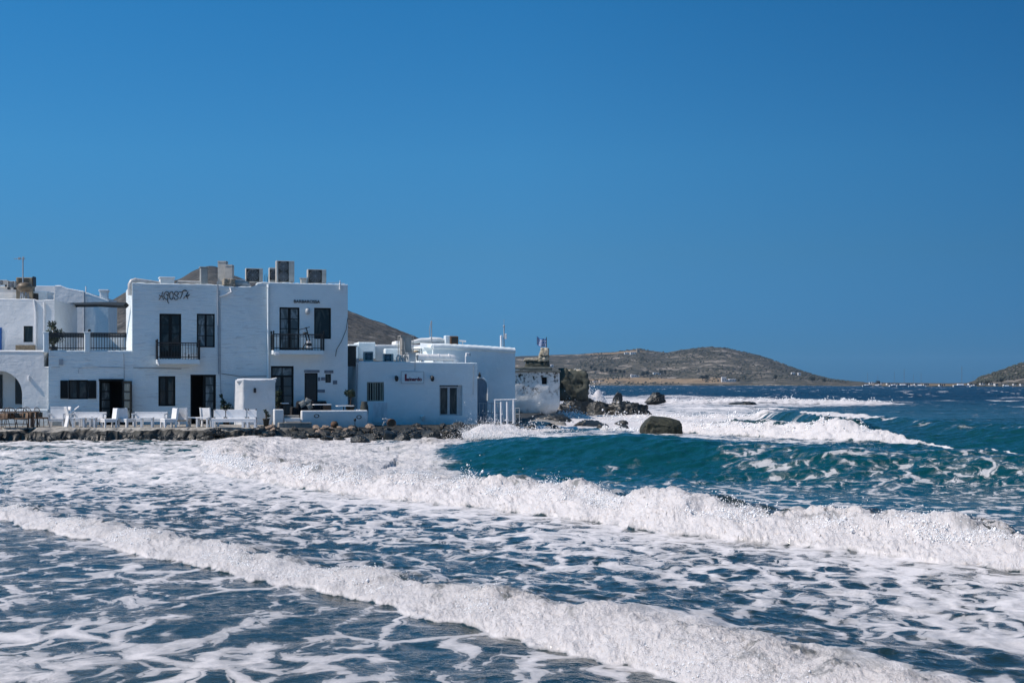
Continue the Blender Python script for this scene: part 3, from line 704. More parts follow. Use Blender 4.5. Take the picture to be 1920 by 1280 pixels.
hill('headland', 'low dark point with a farmstead strip at the end of the bay', [(1560, 716), (1600, 716.5), (1650, 717.2), (1700, 717.5), (1780, 718.2), (1840, 717.5), (1900, 717), (2100, 716)], lambda q: np.interp(q, [1560, 1740, 1920, 2100], [1500, 1260, 1180, 1150]), 1700, 2300, M_HILL, zbase=.8, p=.8, amp=.05, npx=400, nr=40, seed=15, fields=((1620, 1900, .1, .4),))
hill('headland', 'rocky hillside rising at the right edge of the bay', [(1812, 718), (1825, 714), (1840, 707), (1852, 703), (1870, 697), (1885, 692), (1900, 686), (1920, 680), (1960, 668), (2050, 650), (2200, 640)], 1260, 1560, 2100, M_HILL, zbase=1.0, p=.7, amp=.05, npx=400, nr=60, seed=19)

# dark shrubs dotted over the far headland
def shrubs():
    rg = np.random.default_rng(8); P = []; S = []
    hd = [o for o in C.objects if o.name.startswith('headland')]
    dg = bpy.context.evaluated_depsgraph_get(); dg.update()
    n = 0
    for _ in range(9000):
        o = hd[0] if rg.random() < .72 else hd[2]
        px = rg.uniform(1085, 1620) if o is hd[0] else rg.uniform(1830, 2000)
        Yd = rg.uniform(1950, 2600) if o is hd[0] else rg.uniform(1290, 1560)
        x = (px - 960) / FPX * Yd
        if pn(x / 70, Yd / 90, 4) < rg.uniform(-.5, .9): continue
        hit, loc, nrm, _i = o.ray_cast((x, Yd, 300), (0, 0, -1))
        if not hit or loc.z < 1: continue
        s = rg.uniform(.7, 1.9)
        P.append((x, Yd, loc.z + s * .35)); S.append(s)
    st = np.ones((len(P), 3)); st[:, 2] = .75
    o = blobs('scrub', np.array(P), np.array(S), simple('scrub_leaf', (.055, .062, .045), .9, var=.2, scale=.5), stretch=st)
    tag(o, 'dark low shrubs dotted over the far hillsides', 'scrub', kind='stuff')
shrubs()
# ================================================================== HOUSES
class Fr:
    """a facade: local x runs along the wall, y goes back into the building, z is up"""
    def __init__(s, px, Y, deg, z0=0.45):
        s.x0 = (px - 960) / FPX * Y; s.y0 = Y; s.a = math.radians(deg); s.z0 = z0
        s.c, s.s = math.cos(s.a), math.sin(s.a)
    def u(s, px, v=0.0):
        t = (px - 960) / FPX; x0 = s.x0 - s.s * v; y0 = s.y0 + s.c * v
        return (t * y0 - x0) / (s.c - t * s.s)
    def z(s, px, py, v=0.0):
        Y = s.y0 + s.c * v + s.s * s.u(px, v)
        return HCAM + (HZ - py) / FPX * Y - s.z0
    def root(s, name, label, cat, group=None):
        return thing(name, label, cat, (s.x0, s.y0, s.z0), s.a, group)
    def rect(s, a, b, c, d, v=0.0):
        """px a..b, rows c (top)..d (bottom) -> u0,u1,z0,z1"""
        m = (a + b) / 2
        return s.u(a, v), s.u(b, v), s.z(m, d, v), s.z(m, c, v)
    def w(s, x, y, z):
        return Vector((s.x0 + s.c * x - s.s * y, s.y0 + s.s * x + s.c * y, s.z0 + z))

def mat_plaster(name, base=(.78, .78, .78), brick=0.0, stain=.25, warm=(.62, .60, .56), peel=0.0):
    n = NT(name); v = n.coord()
    a = n.noise(v, .9, 6, .65)
    c = n.mix(n.ramp(a, .40, .75, 0, stain), base, warm)
    ms = n.n('Mapping'); ms.inputs['Scale'].default_value = (3.0, 3.0, .35); n.l(v, ms.inputs[0])
    c = n.mix(n.ramp(n.noise(ms.outputs[0], 1.2, 5, .7), .60, .80, 0, stain * .9), c, (.42, .40, .36))
    mb = n.n('Mapping'); mb.inputs['Scale'].default_value = (1.3, 1.3, 9.0); n.l(v, mb.inputs[0])
    wv = n.noise(mb.outputs[0], 1.0, 4, .6, .5)
    c = n.mix(n.math('MULTIPLY', n.ramp(wv, .55, .63, 0, .15 + .75 * brick), n.ramp(n.noise(v, .8, 3, .5), .42, .58)), c, (.46, .48, .50))
    c = n.mix(n.ramp(n.noise(v, .35, 3, .5), .40, .65, 0, .22), c, (.56, .57, .57))
    sb = n.n('SeparateXYZ'); n.l(v, sb.inputs[0])
    damp = n.ramp(n.math('ADD', sb.outputs[2], n.math('MULTIPLY', n.noise(v, 1.6, 5, .65), 1.1)), .45, 1.05, .55, 0)
    c = n.mix(damp, c, (.40, .43, .42))
    pt = n.ramp(n.noise(v, 1.3, 6, .7, .8), .57, .60, 0, .22)
    c = n.mix(pt, c, (.84, .85, .85))
    h = n.math('ADD', n.math('MULTIPLY', n.noise(v, 2.2, 5, .6), 1.0), n.math('MULTIPLY', n.noise(v, 14, 4, .65), .18))
    h = n.math('ADD', h, n.math('MULTIPLY', wv, .3 + 2.2 * brick))
    if peel:
        sp = n.n('SeparateXYZ'); n.l(v, sp.inputs[0])
        m = n.ramp(n.noise(v, 4.2, 6, .72, .3), .53, .565)
        big = n.ramp(n.noise(v, .7, 3, .5), .36, .50)
        m = n.math('MULTIPLY', m, n.math('MULTIPLY', n.ramp(sp.outputs[2], 1.1, 2.3), big))
        low = n.ramp(n.math('ADD', sp.outputs[2], n.math('MULTIPLY', n.noise(v, 1.4, 4, .6), 1.4)), .55, 1.3, .92, 0)
        c = n.mix(low, c, (.060, .058, .042)); c = n.mix(m, c, (.05, .052, .045))
        h = n.math('SUBTRACT', h, n.math('MULTIPLY', m, 1.2))
    return n.done(n.bsdf(c, .85, n.bump(h, .8, .045), spec=.2))
PL_SMOOTH = mat_plaster('whitewash_smooth', (.68, .755, .775))
PL_BRICK = mat_plaster('whitewash_over_brick', (.68, .755, .775), brick=.55, stain=.3)
PL_AGED = mat_plaster('whitewash_aged', (.71, .72, .72), stain=.45)
PL_WEATHER = mat_plaster('whitewash_weathered', (.70, .71, .69), stain=.5, warm=(.5, .5, .42), peel=1.0)
M_BLACKWOOD = simple('black_painted_wood', (.006, .009, .010), .6, var=.2, scale=9, bump=.004, spec=.25)
M_DARKIN = simple('dark_interior', (.010, .010, .010), .9, var=.1)  # shade of unlit rooms behind openings, put into the colour as near black
def mat_glass(name, tint, rough=.08, streak=.5, light=(.20, .21, .20)):
    n = NT(name); v = n.coord((1, 1, .4))
    c = n.mix(n.ramp(n.noise(v, 1.9, 4, .6, 1.0), .48, .62, 0, streak), tint, light)
    return n.done(n.bsdf(c, rough, None, spec=.35))
GL_DARK = mat_glass('window_glass', (.020, .027, .028), streak=.35, light=(.12, .14, .13))
GL_CURTAIN = mat_glass('curtained_glass', (.075, .095, .10), streak=.6, light=(.32, .37, .39))
M_WHITEWOOD = simple('white_painted_wood', (.78, .78, .78), .5, var=.05, scale=5, bump=.004)
M_GREYFRAME = simple('pale_grey_frame', (.42, .45, .46), .5, var=.06)
M_IRON = simple('dark_ironwork', (.010, .013, .015), .5, var=.1)
M_ACBODY = simple('beige_metal_casing', (.46, .44, .40), .55, var=.10, scale=5, bump=.002)
M_ACGRILL = simple('dark_fan_grille', (.030, .032, .030), .6, var=.2, scale=12)
M_DUCT = simple('dull_metal_duct', (.50, .49, .47), .55, metal=.15, var=.12, scale=4, bump=.01)
M_PIPE = simple('grey_pipe', (.30, .34, .38), .5, var=.08)
M_WPIPE = simple('white_pipe', (.74, .74, .73), .5, var=.06)
M_BROWN = simple('brown_rust', (.14, .075, .040), .8, var=.25, scale=7, bump=.01)
M_SLATE = simple('grey_stone_trim', (.17, .20, .24), .8, var=.15, scale=6, bump=.01)
M_GREYTOWER = simple('grey_cement', (.30, .31, .30), .85, var=.12, scale=3, bump=.02)
M_PAINTRED = simple('dark_red_paint', (.13, .012, .035), .5, var=.05)
M_LEAF = simple('dark_leaf', (.030, .055, .028), .6, var=.3, scale=7)
M_TERRA = simple('dark_clay_pot', (.030, .035, .034), .7, var=.2)
M_BLUE = simple('blue_painted_wood', (.01, .10, .32), .5, var=.1)

def wall_mesh(u0, u1, zb, ztop, holes=(), v=0.0, thick=.28, seed=1, step=.28, amp=.012):
    """front face with rectangular openings and their reveals; ztop may be a function of u"""
    zt = ztop if callable(ztop) else (lambda u: ztop)
    us = set(np.round(np.linspace(u0, u1, max(2, int((u1 - u0) / step) + 1)), 4)); ztm = min(zt(u) for u in np.linspace(u0, u1, 40))
    zs = set(np.round(np.linspace(zb, ztm, max(2, int((ztm - zb) / step) + 1)), 4))
    for (a, b, c, d) in holes: us |= {round(a, 4), round(b, 4)}; zs |= {round(c, 4), round(d, 4)}
    us = sorted(x for x in us if u0 - 1e-3 <= x <= u1 + 1e-3); zs = sorted(x for x in zs if zb - 1e-3 <= x <= ztm + 1e-3)
    mb = MB(); idx = {}
    def vid(i, k):
        if (i, k) not in idx:
            u = us[i]; z = zs[k] if k < len(zs) - 1 else zt(u)
            vv = v + amp * float(fbm(np.array([u * 1.3]), np.array([z * 1.3]), seed, 3)[0])
            idx[(i, k)] = len(mb.v); mb.v.append((u, vv, z))
        return idx[(i, k)]
    for i in range(len(us) - 1):
        for k in range(len(zs) - 1):
            cu = (us[i] + us[i + 1]) / 2; cz = (zs[k] + zs[k + 1]) / 2
            if any(a < cu < b and c < cz < d for (a, b, c, d) in holes): continue
            mb.f.append((vid(i, k), vid(i + 1, k), vid(i + 1, k + 1), vid(i, k + 1))); mb.s.append(True)
    for (a, b, c, d) in holes:
        v0, v1 = v + .012, v + thick
        for q in ([(a, v0, c), (a, v1, c), (a, v1, d), (a, v0, d)], [(b, v0, d), (b, v1, d), (b, v1, c), (b, v0, c)],
                  [(a, v0, d), (a, v1, d), (b, v1, d), (b, v0, d)], [(b, v0, c), (b, v1, c), (a, v1, c), (a, v0, c)]):
            # start flush with the front so no gap opens
            q = [(x, v - .004 if y == v0 else y, z) for x, y, z in q]
            mb.add(q, [(0, 1, 2, 3)])
    return mb

def house(F, name, label, px0, px1, top, depth, mat, holes=(), zb=-1.2, cat='house', seed=1, coping=True, rooms=True, cr=.075, v=0.0):
    """holes: pixel rectangles (a, b, top, bottom)"""
    root = F.root(name, label, cat)
    u0, u1 = F.u(px0, v), F.u(px1, v)
    if isinstance(top, (list, tuple)):
        tu = [F.u(p, v) for p, q in top]; tz = [F.z(p, q, v) for p, q in top]
        zt = lambda u: float(np.interp(u, tu, tz))
    else:
        zc = F.z((px0 + px1) / 2, top, v); zt = lambda u: zc
    hs = [F.rect(*h, v) for h in holes]
    w = wall_mesh(u0, u1, zb, zt, hs, v, seed=seed)
    zl, zr = zt(u0), zt(u1); n = 14; uu = [u0 + (u1 - u0) * i / n for i in range(n + 1)]
    # side and back walls and the roof
    w.add([(u0, v, zb), (u0, v, zl), (u0, v + depth, zl), (u0, v + depth, zb)], [(3, 2, 1, 0)])
    w.add([(u1, v, zb), (u1, v, zr), (u1, v + depth, zr), (u1, v + depth, zb)], [(0, 1, 2, 3)])
    w.add([(u0, v + depth, zb), (u1, v + depth, zb), (u1, v + depth, zr), (u0, v + depth, zl)], [(3, 2, 1, 0)])
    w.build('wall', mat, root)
    r = MB()
    for i in range(n):
        a, b = uu[i], uu[i + 1]
        r.add([(a, v + .02, zt(a) - .03), (b, v + .02, zt(b) - .03), (b, v + depth - .02, zt(b) - .03), (a, v + depth - .02, zt(a) - .03)], [(0, 1, 2, 3)])
    if coping:
        rr = cr; m = 40
        pts = [(u0 + (u1 - u0) * i / m, v + .07, zt(u0 + (u1 - u0) * i / m) - .045 + .012 * math.sin(i * 1.9 + seed)) for i in range(m + 1)]
        r.tube(pts, rr, 8)
        r.tube([(u0 + .07, v + .07, zl - .045), (u0 + .07, v + depth - .1, zl - .045)], rr, 8)
    r.build('roof', mat, root)
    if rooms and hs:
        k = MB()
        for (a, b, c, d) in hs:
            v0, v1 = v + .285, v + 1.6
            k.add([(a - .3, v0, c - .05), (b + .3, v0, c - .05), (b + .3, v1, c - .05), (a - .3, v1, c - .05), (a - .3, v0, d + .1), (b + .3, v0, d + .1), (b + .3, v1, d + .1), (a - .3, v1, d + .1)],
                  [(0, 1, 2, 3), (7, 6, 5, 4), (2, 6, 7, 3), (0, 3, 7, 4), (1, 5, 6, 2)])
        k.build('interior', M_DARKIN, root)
    return root, zt

def casement(F, root, px, cols=2, rows=3, name='window', fm=None, glass=None, v=.10, fw=.07, solid=0.0, mid=.09, top_light=0.0, label=None, off=0.0):
    """a framed window or glazed door filling pixel rectangle px; solid = share of the height that is a closed wooden panel at the foot"""
    u0, u1, z0, z1 = F.rect(*px, off); fm = fm or M_BLACKWOOD; glass = glass or GL_DARK; v += off
    f = MB(); t = .05
    f.bbox(u0, u0 + fw, v, v + t, z0, z1, .008); f.bbox(u1 - fw, u1, v, v + t, z0, z1, .008)
    f.box(u0 + fw, u1 - fw, v + .002, v + t, z1 - fw, z1); f.box(u0 + fw, u1 - fw, v + .002, v + t, z0, z0 + fw)
    zt = z1 - fw
    if top_light:
        zt = z1 - fw - top_light * (z1 - z0); f.box(u0 + fw, u1 - fw, v - .004, v + t - .006, zt - .10, zt)
        f.box((u0 + u1) / 2 - .02, (u0 + u1) / 2 + .02, v + .004, v + t - .01, zt, z1 - fw); zt -= .10
    zs = z0 + fw + solid * (z1 - z0)
    if solid: f.box(u0 + fw, u1 - fw, v + .006, v + t - .004, z0 + fw, zs)
    w = (u1 - u0 - 2 * fw) / cols
    for i in range(1, cols):
        x = u0 + fw + w * i; f.box(x - mid / 2, x + mid / 2, v - .003, v + t - .003, zs, zt)
    for j in range(1, rows):
        z = zs + (zt - zs) * j / rows; f.box(u0 + fw, u1 - fw, v + .007, v + t - .012, z - .018, z + .018)
    fo = f.build(name, fm, root)
    if label: fo['label'] = label
    g = MB()
    rg = random.Random(int(px[0]))
    for i in range(cols):
        for j in range(rows):
            za = zs + (zt - zs) * j / rows; zb_ = zs + (zt - zs) * (j + 1) / rows; d = rg.uniform(-.006, .006); e = rg.uniform(-.006, .006)
            xa, xb = u0 + fw + w * i, u0 + fw + w * (i + 1)
            g.add([(xa, v + .026 + d, za), (xb, v + .026 - d, za), (xb, v + .026 + e, zb_), (xa, v + .026 - e, zb_)], [(0, 1, 2, 3)])
    if top_light: g.add([(u0 + fw, v + .03, zt + .1), (u1 - fw, v + .03, zt + .1), (u1 - fw, v + .03, z1 - fw), (u0 + fw, v + .03, z1 - fw)], [(0, 1, 2, 3)])
    g.build('pane', glass, fo)
    return fo

def balcony(F, root, px, rail_h_px, slab_px, depth=.75, n=13, skip_side=False):
    """px a..b, rows top..bottom of the railing"""
    a, b, ct, cb = px; v = -depth
    u0, u1 = F.u(a, v), F.u(b, v); z1 = F.z((a + b) / 2, ct, v); z0 = F.z((a + b) / 2, cb, v); zs = F.z((a + b) / 2, slab_px, v)
    s = MB(); s.bbox(u0 - .02, u1 + .02, v - .02, .0 - .004, zs, z0 - .01, .02); so = s.build('balcony', PL_SMOOTH, root)
    r = MB()
    def rail(p, q, nb):
        p, q = Vector(p), Vector(q)
        for zz, rr in ((z1, .035), (z1 - .10, .018), (z0 + .10, .022)):
            r.tube([(p.x, p.y, zz), (q.x, q.y, zz)], rr, 6)
        for i in range(nb + 1):
            t = i / nb; x = p.x + (q.x - p.x) * t; y = p.y + (q.y - p.y) * t
            end = i in (0, nb); r.tube([(x, y, z0 - .02), (x, y, z1 + (.12 if end else 0))], .035 if end else .014, 6)
            if end: r.lathe([(.0, -.05), (.045, 0), (.045, .03), (.0, .08)], (x, y, z1 + .12), 8)
    rail((u0, v, 0), (u1, v, 0), n); rail((u0, v, 0), (u0, -.03, 0), 4); rail((u1, v, 0), (u1, -.03, 0), 4)
    r.build('railing', M_IRON, so)
    return so, (u0, u1, z0, z1, v)

# ---------------------------------------------------------------- main block
FM = Fr(248, 70, 18, .55)
agosta, _ = house(FM, 'two_storey_house', 'white two-storey house with black balcony and hand-lettered name, left half of tall block', 248, 502,
    [(248, 531), (268, 531), (270, 532), (400, 534), (408, 535), (436, 538), (478, 538), (484, 530), (502, 530)], 6.0, PL_BRICK,
    [(299, 340, 588, 672), (369, 403, 588, 651), (297, 329, 705, 761), (357, 405, 702, 797)], seed=3)
FB = FM
barba, _ = house(FM, 'two_storey_house', 'smooth white two-storey house, right half of tall block, small printed name over its balcony', 502.6, 652,
    [(502.6, 530), (560, 532), (652, 534)], 5.5, PL_SMOOTH,
    [(524, 562, 576, 656), (589, 621, 577, 635), (508, 551, 686, 790), (571, 596, 699, 760), (610, 621, 701, 717)], seed=5, v=-.02)
casement(FM, agosta, (299, 340, 588, 672), 2, 4, 'balcony_door', mid=.16, solid=.12, fw=.10, glass=GL_DARK)
casement(FM, agosta, (369, 403, 588, 651), 2, 3, mid=.10, glass=GL_CURTAIN)
casement(FM, agosta, (297, 329, 705, 761), 2, 2, mid=.14, fw=.10, glass=GL_DARK)
# ground door, left leaf folded inward, right leaf shut
casement(FM, agosta, (381, 405, 702, 797), 1, 5, 'door', v=.08, fw=.13, solid=.10, glass=GL_CURTAIN, label='closed right leaf of the glazed black door')
u0, u1, z0, z1 = FM.rect(357, 381, 702, 797)
d = MB(); d.box(u0 + .01, u0 + .08, .02, .95, z0, z1 - .06); d.box(u0, FM.u(405), .06, .14, z1 - .06, z1 + .0); d.build('door', M_BLACKWOOD, agosta)['label'] = 'left leaf of the black door standing open'
_so, _bb = balcony(FM, agosta, (295, 374, 643, 673), None, 682, .72, 15)
# small pale boxes standing on the balcony floor
for k, px in enumerate((347, 354, 361, 368)):
    t_ = thing('lantern', 'small %s lantern %s on the left balcony' % (('grey', 'white', 'grey', 'dull grey')[k], ('nearest the balcony door', 'second from the balcony door', 'third from the balcony door', 'rightmost in the row')[k]), 'lantern', FM.w(FM.u(px, -.35), -.35, _bb[2]), FM.a, 'lanterns on the balcony')
    m = MB(); m.box(-.05, .05, -.05, .05, 0, .03); m.box(-.06, .06, -.06, .06, .26, .30)
    for sx in (-1, 1):
        for sy in (-1, 1): m.box(sx * .045 - .01, sx * .045 + .01, sy * .045 - .01, sy * .045 + .01, .03, .26)
    m.build('frame', M_WHITEWOOD if k == 1 else M_GREYFRAME, t_); m = MB(); m.box(-.033, .033, -.033, .033, .032, .25); m.build('glass', M_WHITEWOOD if k != 1 else GL_DARK, t_)

def strokes(F, root, name, lines, mat, v=-.03, r=.02):
    m = MB()
    for pts in lines:
        wd = r
        if isinstance(pts, tuple): pts, wd = pts
        q = []
        # smooth the drawn stroke
        P = [Vector((F.u(px, v), v, F.z(px, py, v))) for px, py in pts]
        if len(P) > 2:
            for i in range(len(P) - 1):
                p0, p1, p2, p3 = P[max(i - 1, 0)], P[i], P[i + 1], P[min(i + 2, len(P) - 1)]
                for s_ in range(4):
                    t = s_ / 4; q.append(.5 * ((2 * p1) + (p2 - p0) * t + (2 * p0 - 5 * p1 + 4 * p2 - p3) * t * t + (3 * p1 - p0 - 3 * p2 + p3) * t ** 3))
            q.append(P[-1])
        else: q = P
        m.tube(q, wd, 6)
    return m.build(name, mat, root)
Z = lambda x, y: (290 + x * 75 / 1920, 535 + y * 45 / 1152)
L = lambda *p: [Z(a, b) for a, b in p]
strokes(FM, agosta, 'wall_lettering', [
    L((210, 455), (245, 490), (290, 520), (345, 490)), L((395, 310), (355, 400), (340, 490), (270, 590), (205, 690)), L((345, 490), (395, 590), (425, 690)),
    L((670, 350), (620, 310), (560, 305), (490, 350), (450, 440), (450, 540), (480, 620), (540, 670), (600, 670)), L((555, 415), (590, 465), (640, 450), (665, 400), (670, 350)), L((640, 450), (635, 560), (620, 680), (625, 790), (690, 865)),
    L((800, 305), (740, 350), (715, 460), (725, 590), (780, 670), (840, 660), (880, 560), (885, 420), (855, 320), (800, 305)),
    L((1060, 440), (1110, 440), (1140, 370), (1090, 310), (1010, 300), (960, 350), (960, 430), (1010, 490), (1090, 540), (1130, 600), (1080, 665), (1000, 680), (945, 640), (940, 560)),
    L((1160, 305), (1240, 325), (1310, 310), (1360, 275)), (L((1350, 280), (1400, 245), (1470, 238), (1545, 270)), .032), L((1335, 300), (1310, 430), (1260, 560), (1200, 645)),
    L((1605, 310), (1560, 400), (1520, 490), (1430, 560), (1385, 635)), L((1500, 490), (1560, 570), (1600, 650)), (L((1480, 495), (1560, 520), (1630, 480), (1670, 430)), .026)], M_IRON, r=.019)

def text_mesh(F, root, name, txt, px0, px1, ptop, pbot, mat, v=-.03, bold=.02, ext=.012, squash=None):
    c = bpy.data.curves.new('lettering', 'FONT'); c.body = txt; c.extrude = ext; c.offset = bold; c.size = 1
    o = bpy.data.objects.new('lettering', c); C.objects.link(o); bpy.context.view_layer.update()
    me = bpy.data.meshes.new_from_object(o); C.objects.unlink(o); bpy.data.objects.remove(o); bpy.data.curves.remove(c)
    P = np.array([q.co[:] for q in me.vertices]); mn = P.min(0); mx = P.max(0)
    u0, u1, z0, z1 = F.rect(px0, px1, ptop, pbot, v)
    for q, p in zip(me.vertices, P):
        q.co = (u0 + (p[0] - mn[0]) / (mx[0] - mn[0]) * (u1 - u0), v - p[2], z0 + (p[1] - mn[1]) / (mx[1] - mn[1]) * (z1 - z0))
    me.materials.append(mat); me.name = name
    r = bpy.data.objects.new(name, me); C.objects.link(r); r.parent = root
    return r
text_mesh(FM, barba, 'wall_lettering', 'BARBAROSSA', 551, 600, 562.4, 568.2, M_IRON, v=-.045, bold=.015)
casement(FM, barba, (524, 562, 576, 656), 2, 4, 'balcony_door', mid=.14, fw=.08, glass=GL_CURTAIN)
casement(FM, barba, (589, 621, 577, 635), 1, 1, fw=.08, glass=GL_DARK)
casement(FM, barba, (508, 551, 686, 790), 2, 4, 'door', mid=.16, fw=.10, top_light=.13, solid=.10, glass=GL_CURTAIN)
casement(FM, barba, (571, 596, 699, 760), 1, 1, 'side_door', fw=.06, glass=GL_DARK)
casement(FM, barba, (610, 621, 701, 717), 1, 1, fw=.03, glass=GL_DARK)
m = MB()
for q in ((608, 625, 694, 699.5), (602, 609.5, 707, 713), (624, 632, 713, 720), (570, 599, 693.5, 698), (595, 609, 730, 735.5), (595.8, 600, 707, 714)):
    a, b, c, d_ = FM.rect(*q); m.bbox(a, b, -.05, -.01, c, d_, .03)
m.build('stone_trim', M_SLATE, barba)
balcony(FM, barba, (513, 607, 627, 656), None, 664, .80, 17)
m = MB(); c_ = (FM.u(576), -.10, FM.z(576, 584)); m.lathe([(.02, -.16), (.09, -.14), (.12, 0), (.09, .14), (.02, .16)], c_, 12); m.box(c_[0] - .03, c_[0] + .03, -.10, -.02, c_[2] + .10, c_[2] + .18); m.build('wall_lamp', M_GREYFRAME, barba)
# corner pilaster line, drain pipes, cable
m = MB(); m.tube([(FM.u(503, -.08), -.08, FM.z(503, 536)), (FM.u(503, -.08), -.08, FM.z(503, 795))], .06, 8); m.tube([(FM.u(503, -.08), -.02, FM.z(503, 534)), (FM.u(503, -.08), -.10, FM.z(503, 540))], .07, 8); m.build('drain_pipe', PL_SMOOTH, barba)
m = MB(); m.tube([(FM.u(408, -.07), -.07, FM.z(408, 528)), (FM.u(410, -.07), -.07, FM.z(410, 701))], .035, 6); m.tube([(FM.u(412, -.05), -.05, FM.z(412, 545)), (FM.u(413, -.05), -.05, FM.z(413, 703)), (FM.u(414, -.05), -.05, FM.z(414, 740))], .016, 5); m.build('drain_pipe', M_PIPE, agosta)
m = MB(); m.tube([(FM.u(432, -.09), -.02, FM.z(432, 540)), (FM.u(434, -.09), -.12, FM.z(434, 548)), (FM.u(424, -.09), -.09, FM.z(424, 552)), (FM.u(412, -.07), -.07, FM.z(412, 556))], .045, 7); m.build('gutter_spout', M_WPIPE, agosta)
m = MB(); m.tube([(FM.u(652, -.08), -.08, FM.z(652, 596)), (FM.u(649, -.08), -.10, FM.z(649, 618)), (FM.u(640, -.06), -.08, FM.z(640, 640)), (FM.u(631, -.06), -.07, FM.z(631, 655)), (FM.u(629, -.06), -.06, FM.z(629, 668))], .016, 5); m.build('cable', M_IRON, barba)
m = MB(); m.tube([(FM.u(637.5, -.1), -.1, FM.z(637.5, 526)), (FM.u(637.5, -.1), -.1, FM.z(637.5, 543))], [.02, .05], 6); m.tube([(FM.u(637.5, -.1), -.02, FM.z(637.5, 532)), (FM.u(637.5, -.1), -.12, FM.z(637.5, 534))], .04, 6); m.build('gutter_spout', M_WPIPE, barba)
m = MB(); a, b, c, d_ = FM.rect(515, 524, 658, 665, -.85); m.bbox(a, b, -.88, -.74, c - .02, d_ - .07, .02); m.build('spotlight', M_WHITEWOOD, barba)
m = MB(); m.tube([(FM.u(295, -.8), -.76, FM.z(295, 675)), (FM.u(298, -.8), -.80, FM.z(298, 685))], .05, 6); m.build('gutter_spout', M_WPIPE, agosta)
# exposed cable runs on the tall house
m = MB()
for pp in (((250, 689), (300, 690), (340, 691)), ((415, 700), (452, 706), (500, 705))):
    m.tube([(FM.u(x, -.04), -.035, FM.z(x, y)) for x, y in pp], .012, 5)
m.build('cable', M_IRON, agosta)
# exercise bike on the balcony of the right tall house
bk = thing('exercise_bike', 'black exercise bike standing on the balcony of the smooth tall house', 'exercise bike', FM.w(FM.u(574, -.4), -.4, FM.z(574, 656)), FM.a)
m = MB(); m.tube([(-.35, 0, .03), (.35, 0, .03)], .03, 6); m.tube([(-.3, -.2, .03), (-.3, .2, .03)], .025, 6); m.tube([(.3, -.2, .03), (.3, .2, .03)], .025, 6)
m.tube([(-.2, 0, .03), (.05, 0, .45), (-.05, 0, .80)], .03, 6); m.tube([(.30, 0, .05), (.05, 0, .95), (.0, 0, 1.10)], .03, 6); m.build('frame', M_IRON, bk)
m = MB(); m.tube([(-.35, 0, 1.02), (0, 0, 1.10), (.18, 0, 1.16)], .022, 6); m.tube([(-.02, -.2, 1.12), (-.02, .2, 1.12)], .02, 6); m.build('handlebar', M_IRON, bk)
m = MB(); m.lathe([(.02, .80), (.12, .82), (.12, .88), (.03, .90)], (-.05, 0, 0), 10); m.build('saddle', M_IRON, bk)
m = MB(); m.bbox(.02, .28, -.10, .10, .34, .44, .03); m.bbox(.02, .28, -.09, .09, .09, .20, .03); m.build('flywheel_cover', M_WHITEWOOD, bk)
m = MB(); m.bbox(.03, .27, -.09, .09, .20, .34, .03); m.build('flywheel', M_IRON, bk)

# ---------------------------------------------------------------- low wing with the roof terrace (left of the tall block)
wing, _ = house(FM, 'terrace_house', 'low white wing with shuttered window and open double door, below the balustraded roof terrace', 91, 248, [(91, 658), (248, 658)], 6.0, PL_BRICK,
    [(128, 165, 712, 748), (186, 231, 713, 799)], seed=8, v=.03)
casement(FM, wing, (128, 165, 712, 748), 2, 1, fw=.08, mid=.14, glass=GL_DARK, off=.03)
for a, b in ((113, 128), (165, 181)):
    u0, u1, z0, z1 = FM.rect(a, b, 713, 747); m = MB(); m.bbox(u0, u1 - .01, -.03, .015, z0, z1, .008)
    for k in range(9): m.box(u0 + .05, u1 - .06, -.042, -.028, z0 + .08 + k * (z1 - z0 - .16) / 9, z0 + .08 + (k + .55) * (z1 - z0 - .16) / 9)
    m.build('shutter', M_BLACKWOOD, wing)
# open door: left leaf inside, right leaf folded back against the wall
def leaf(root, F, hinge_px, rows, width, ang, v, top, bot, flip=1, label=None):
    """a glazed door leaf hinged at hinge_px turned by ang"""
    z0, z1 = F.z(hinge_px, bot), F.z(hinge_px, top); hx = F.u(hinge_px)
    f = MB(); fw = .10; W = width
    def P(x, y): return (hx + flip * (x * math.cos(ang) + y * math.sin(ang)), v + (-x * math.sin(ang) + y * math.cos(ang)))
    def bar(x0, x1, za, zb_, t=.05):
        vs = [(*P(x, y), z) for z in (za, zb_) for y in (-t / 2, t / 2) for x in (x0, x1)]
        f.add(vs, [(0, 2, 3, 1), (4, 5, 7, 6), (0, 1, 5, 4), (2, 6, 7, 3), (0, 4, 6, 2), (1, 3, 7, 5)])
    bar(0, fw, z0, z1); bar(W - fw, W, z0, z1); bar(fw, W - fw, z1 - fw, z1, .046); bar(fw, W - fw, z0, z0 + .45, .046)
    for j in range(1, rows):
        z = z0 + .45 + (z1 - fw - z0 - .45) * j / rows; bar(fw, W - fw, z - .025, z + .025, .04)
    fo = f.build('door', M_BLACKWOOD, root)
    if label: fo['label'] = label
    g = MB(); g.add([(*P(fw, 0), z0 + .45), (*P(W - fw, 0), z0 + .45), (*P(W - fw, 0), z1 - fw), (*P(fw, 0), z1 - fw)], [(0, 1, 2, 3)]); g.build('pane', GL_CURTAIN, fo)
leaf(wing, FM, 188, 4, .80, -math.radians(48), .12, 714, 799, 1, 'left leaf of the black glazed door, opened inward')
leaf(wing, FM, 229, 4, .55, math.radians(38), -.02, 714, 799, 1, 'right leaf of the black glazed door, folded outward')
m = MB(); u0, u1, z0, z1 = FM.rect(185, 232, 711, 714); m.box(u0, u1, -.02, .08, z0, z1 + .02); m.build('door_frame', M_BLACKWOOD, wing)
m = MB()
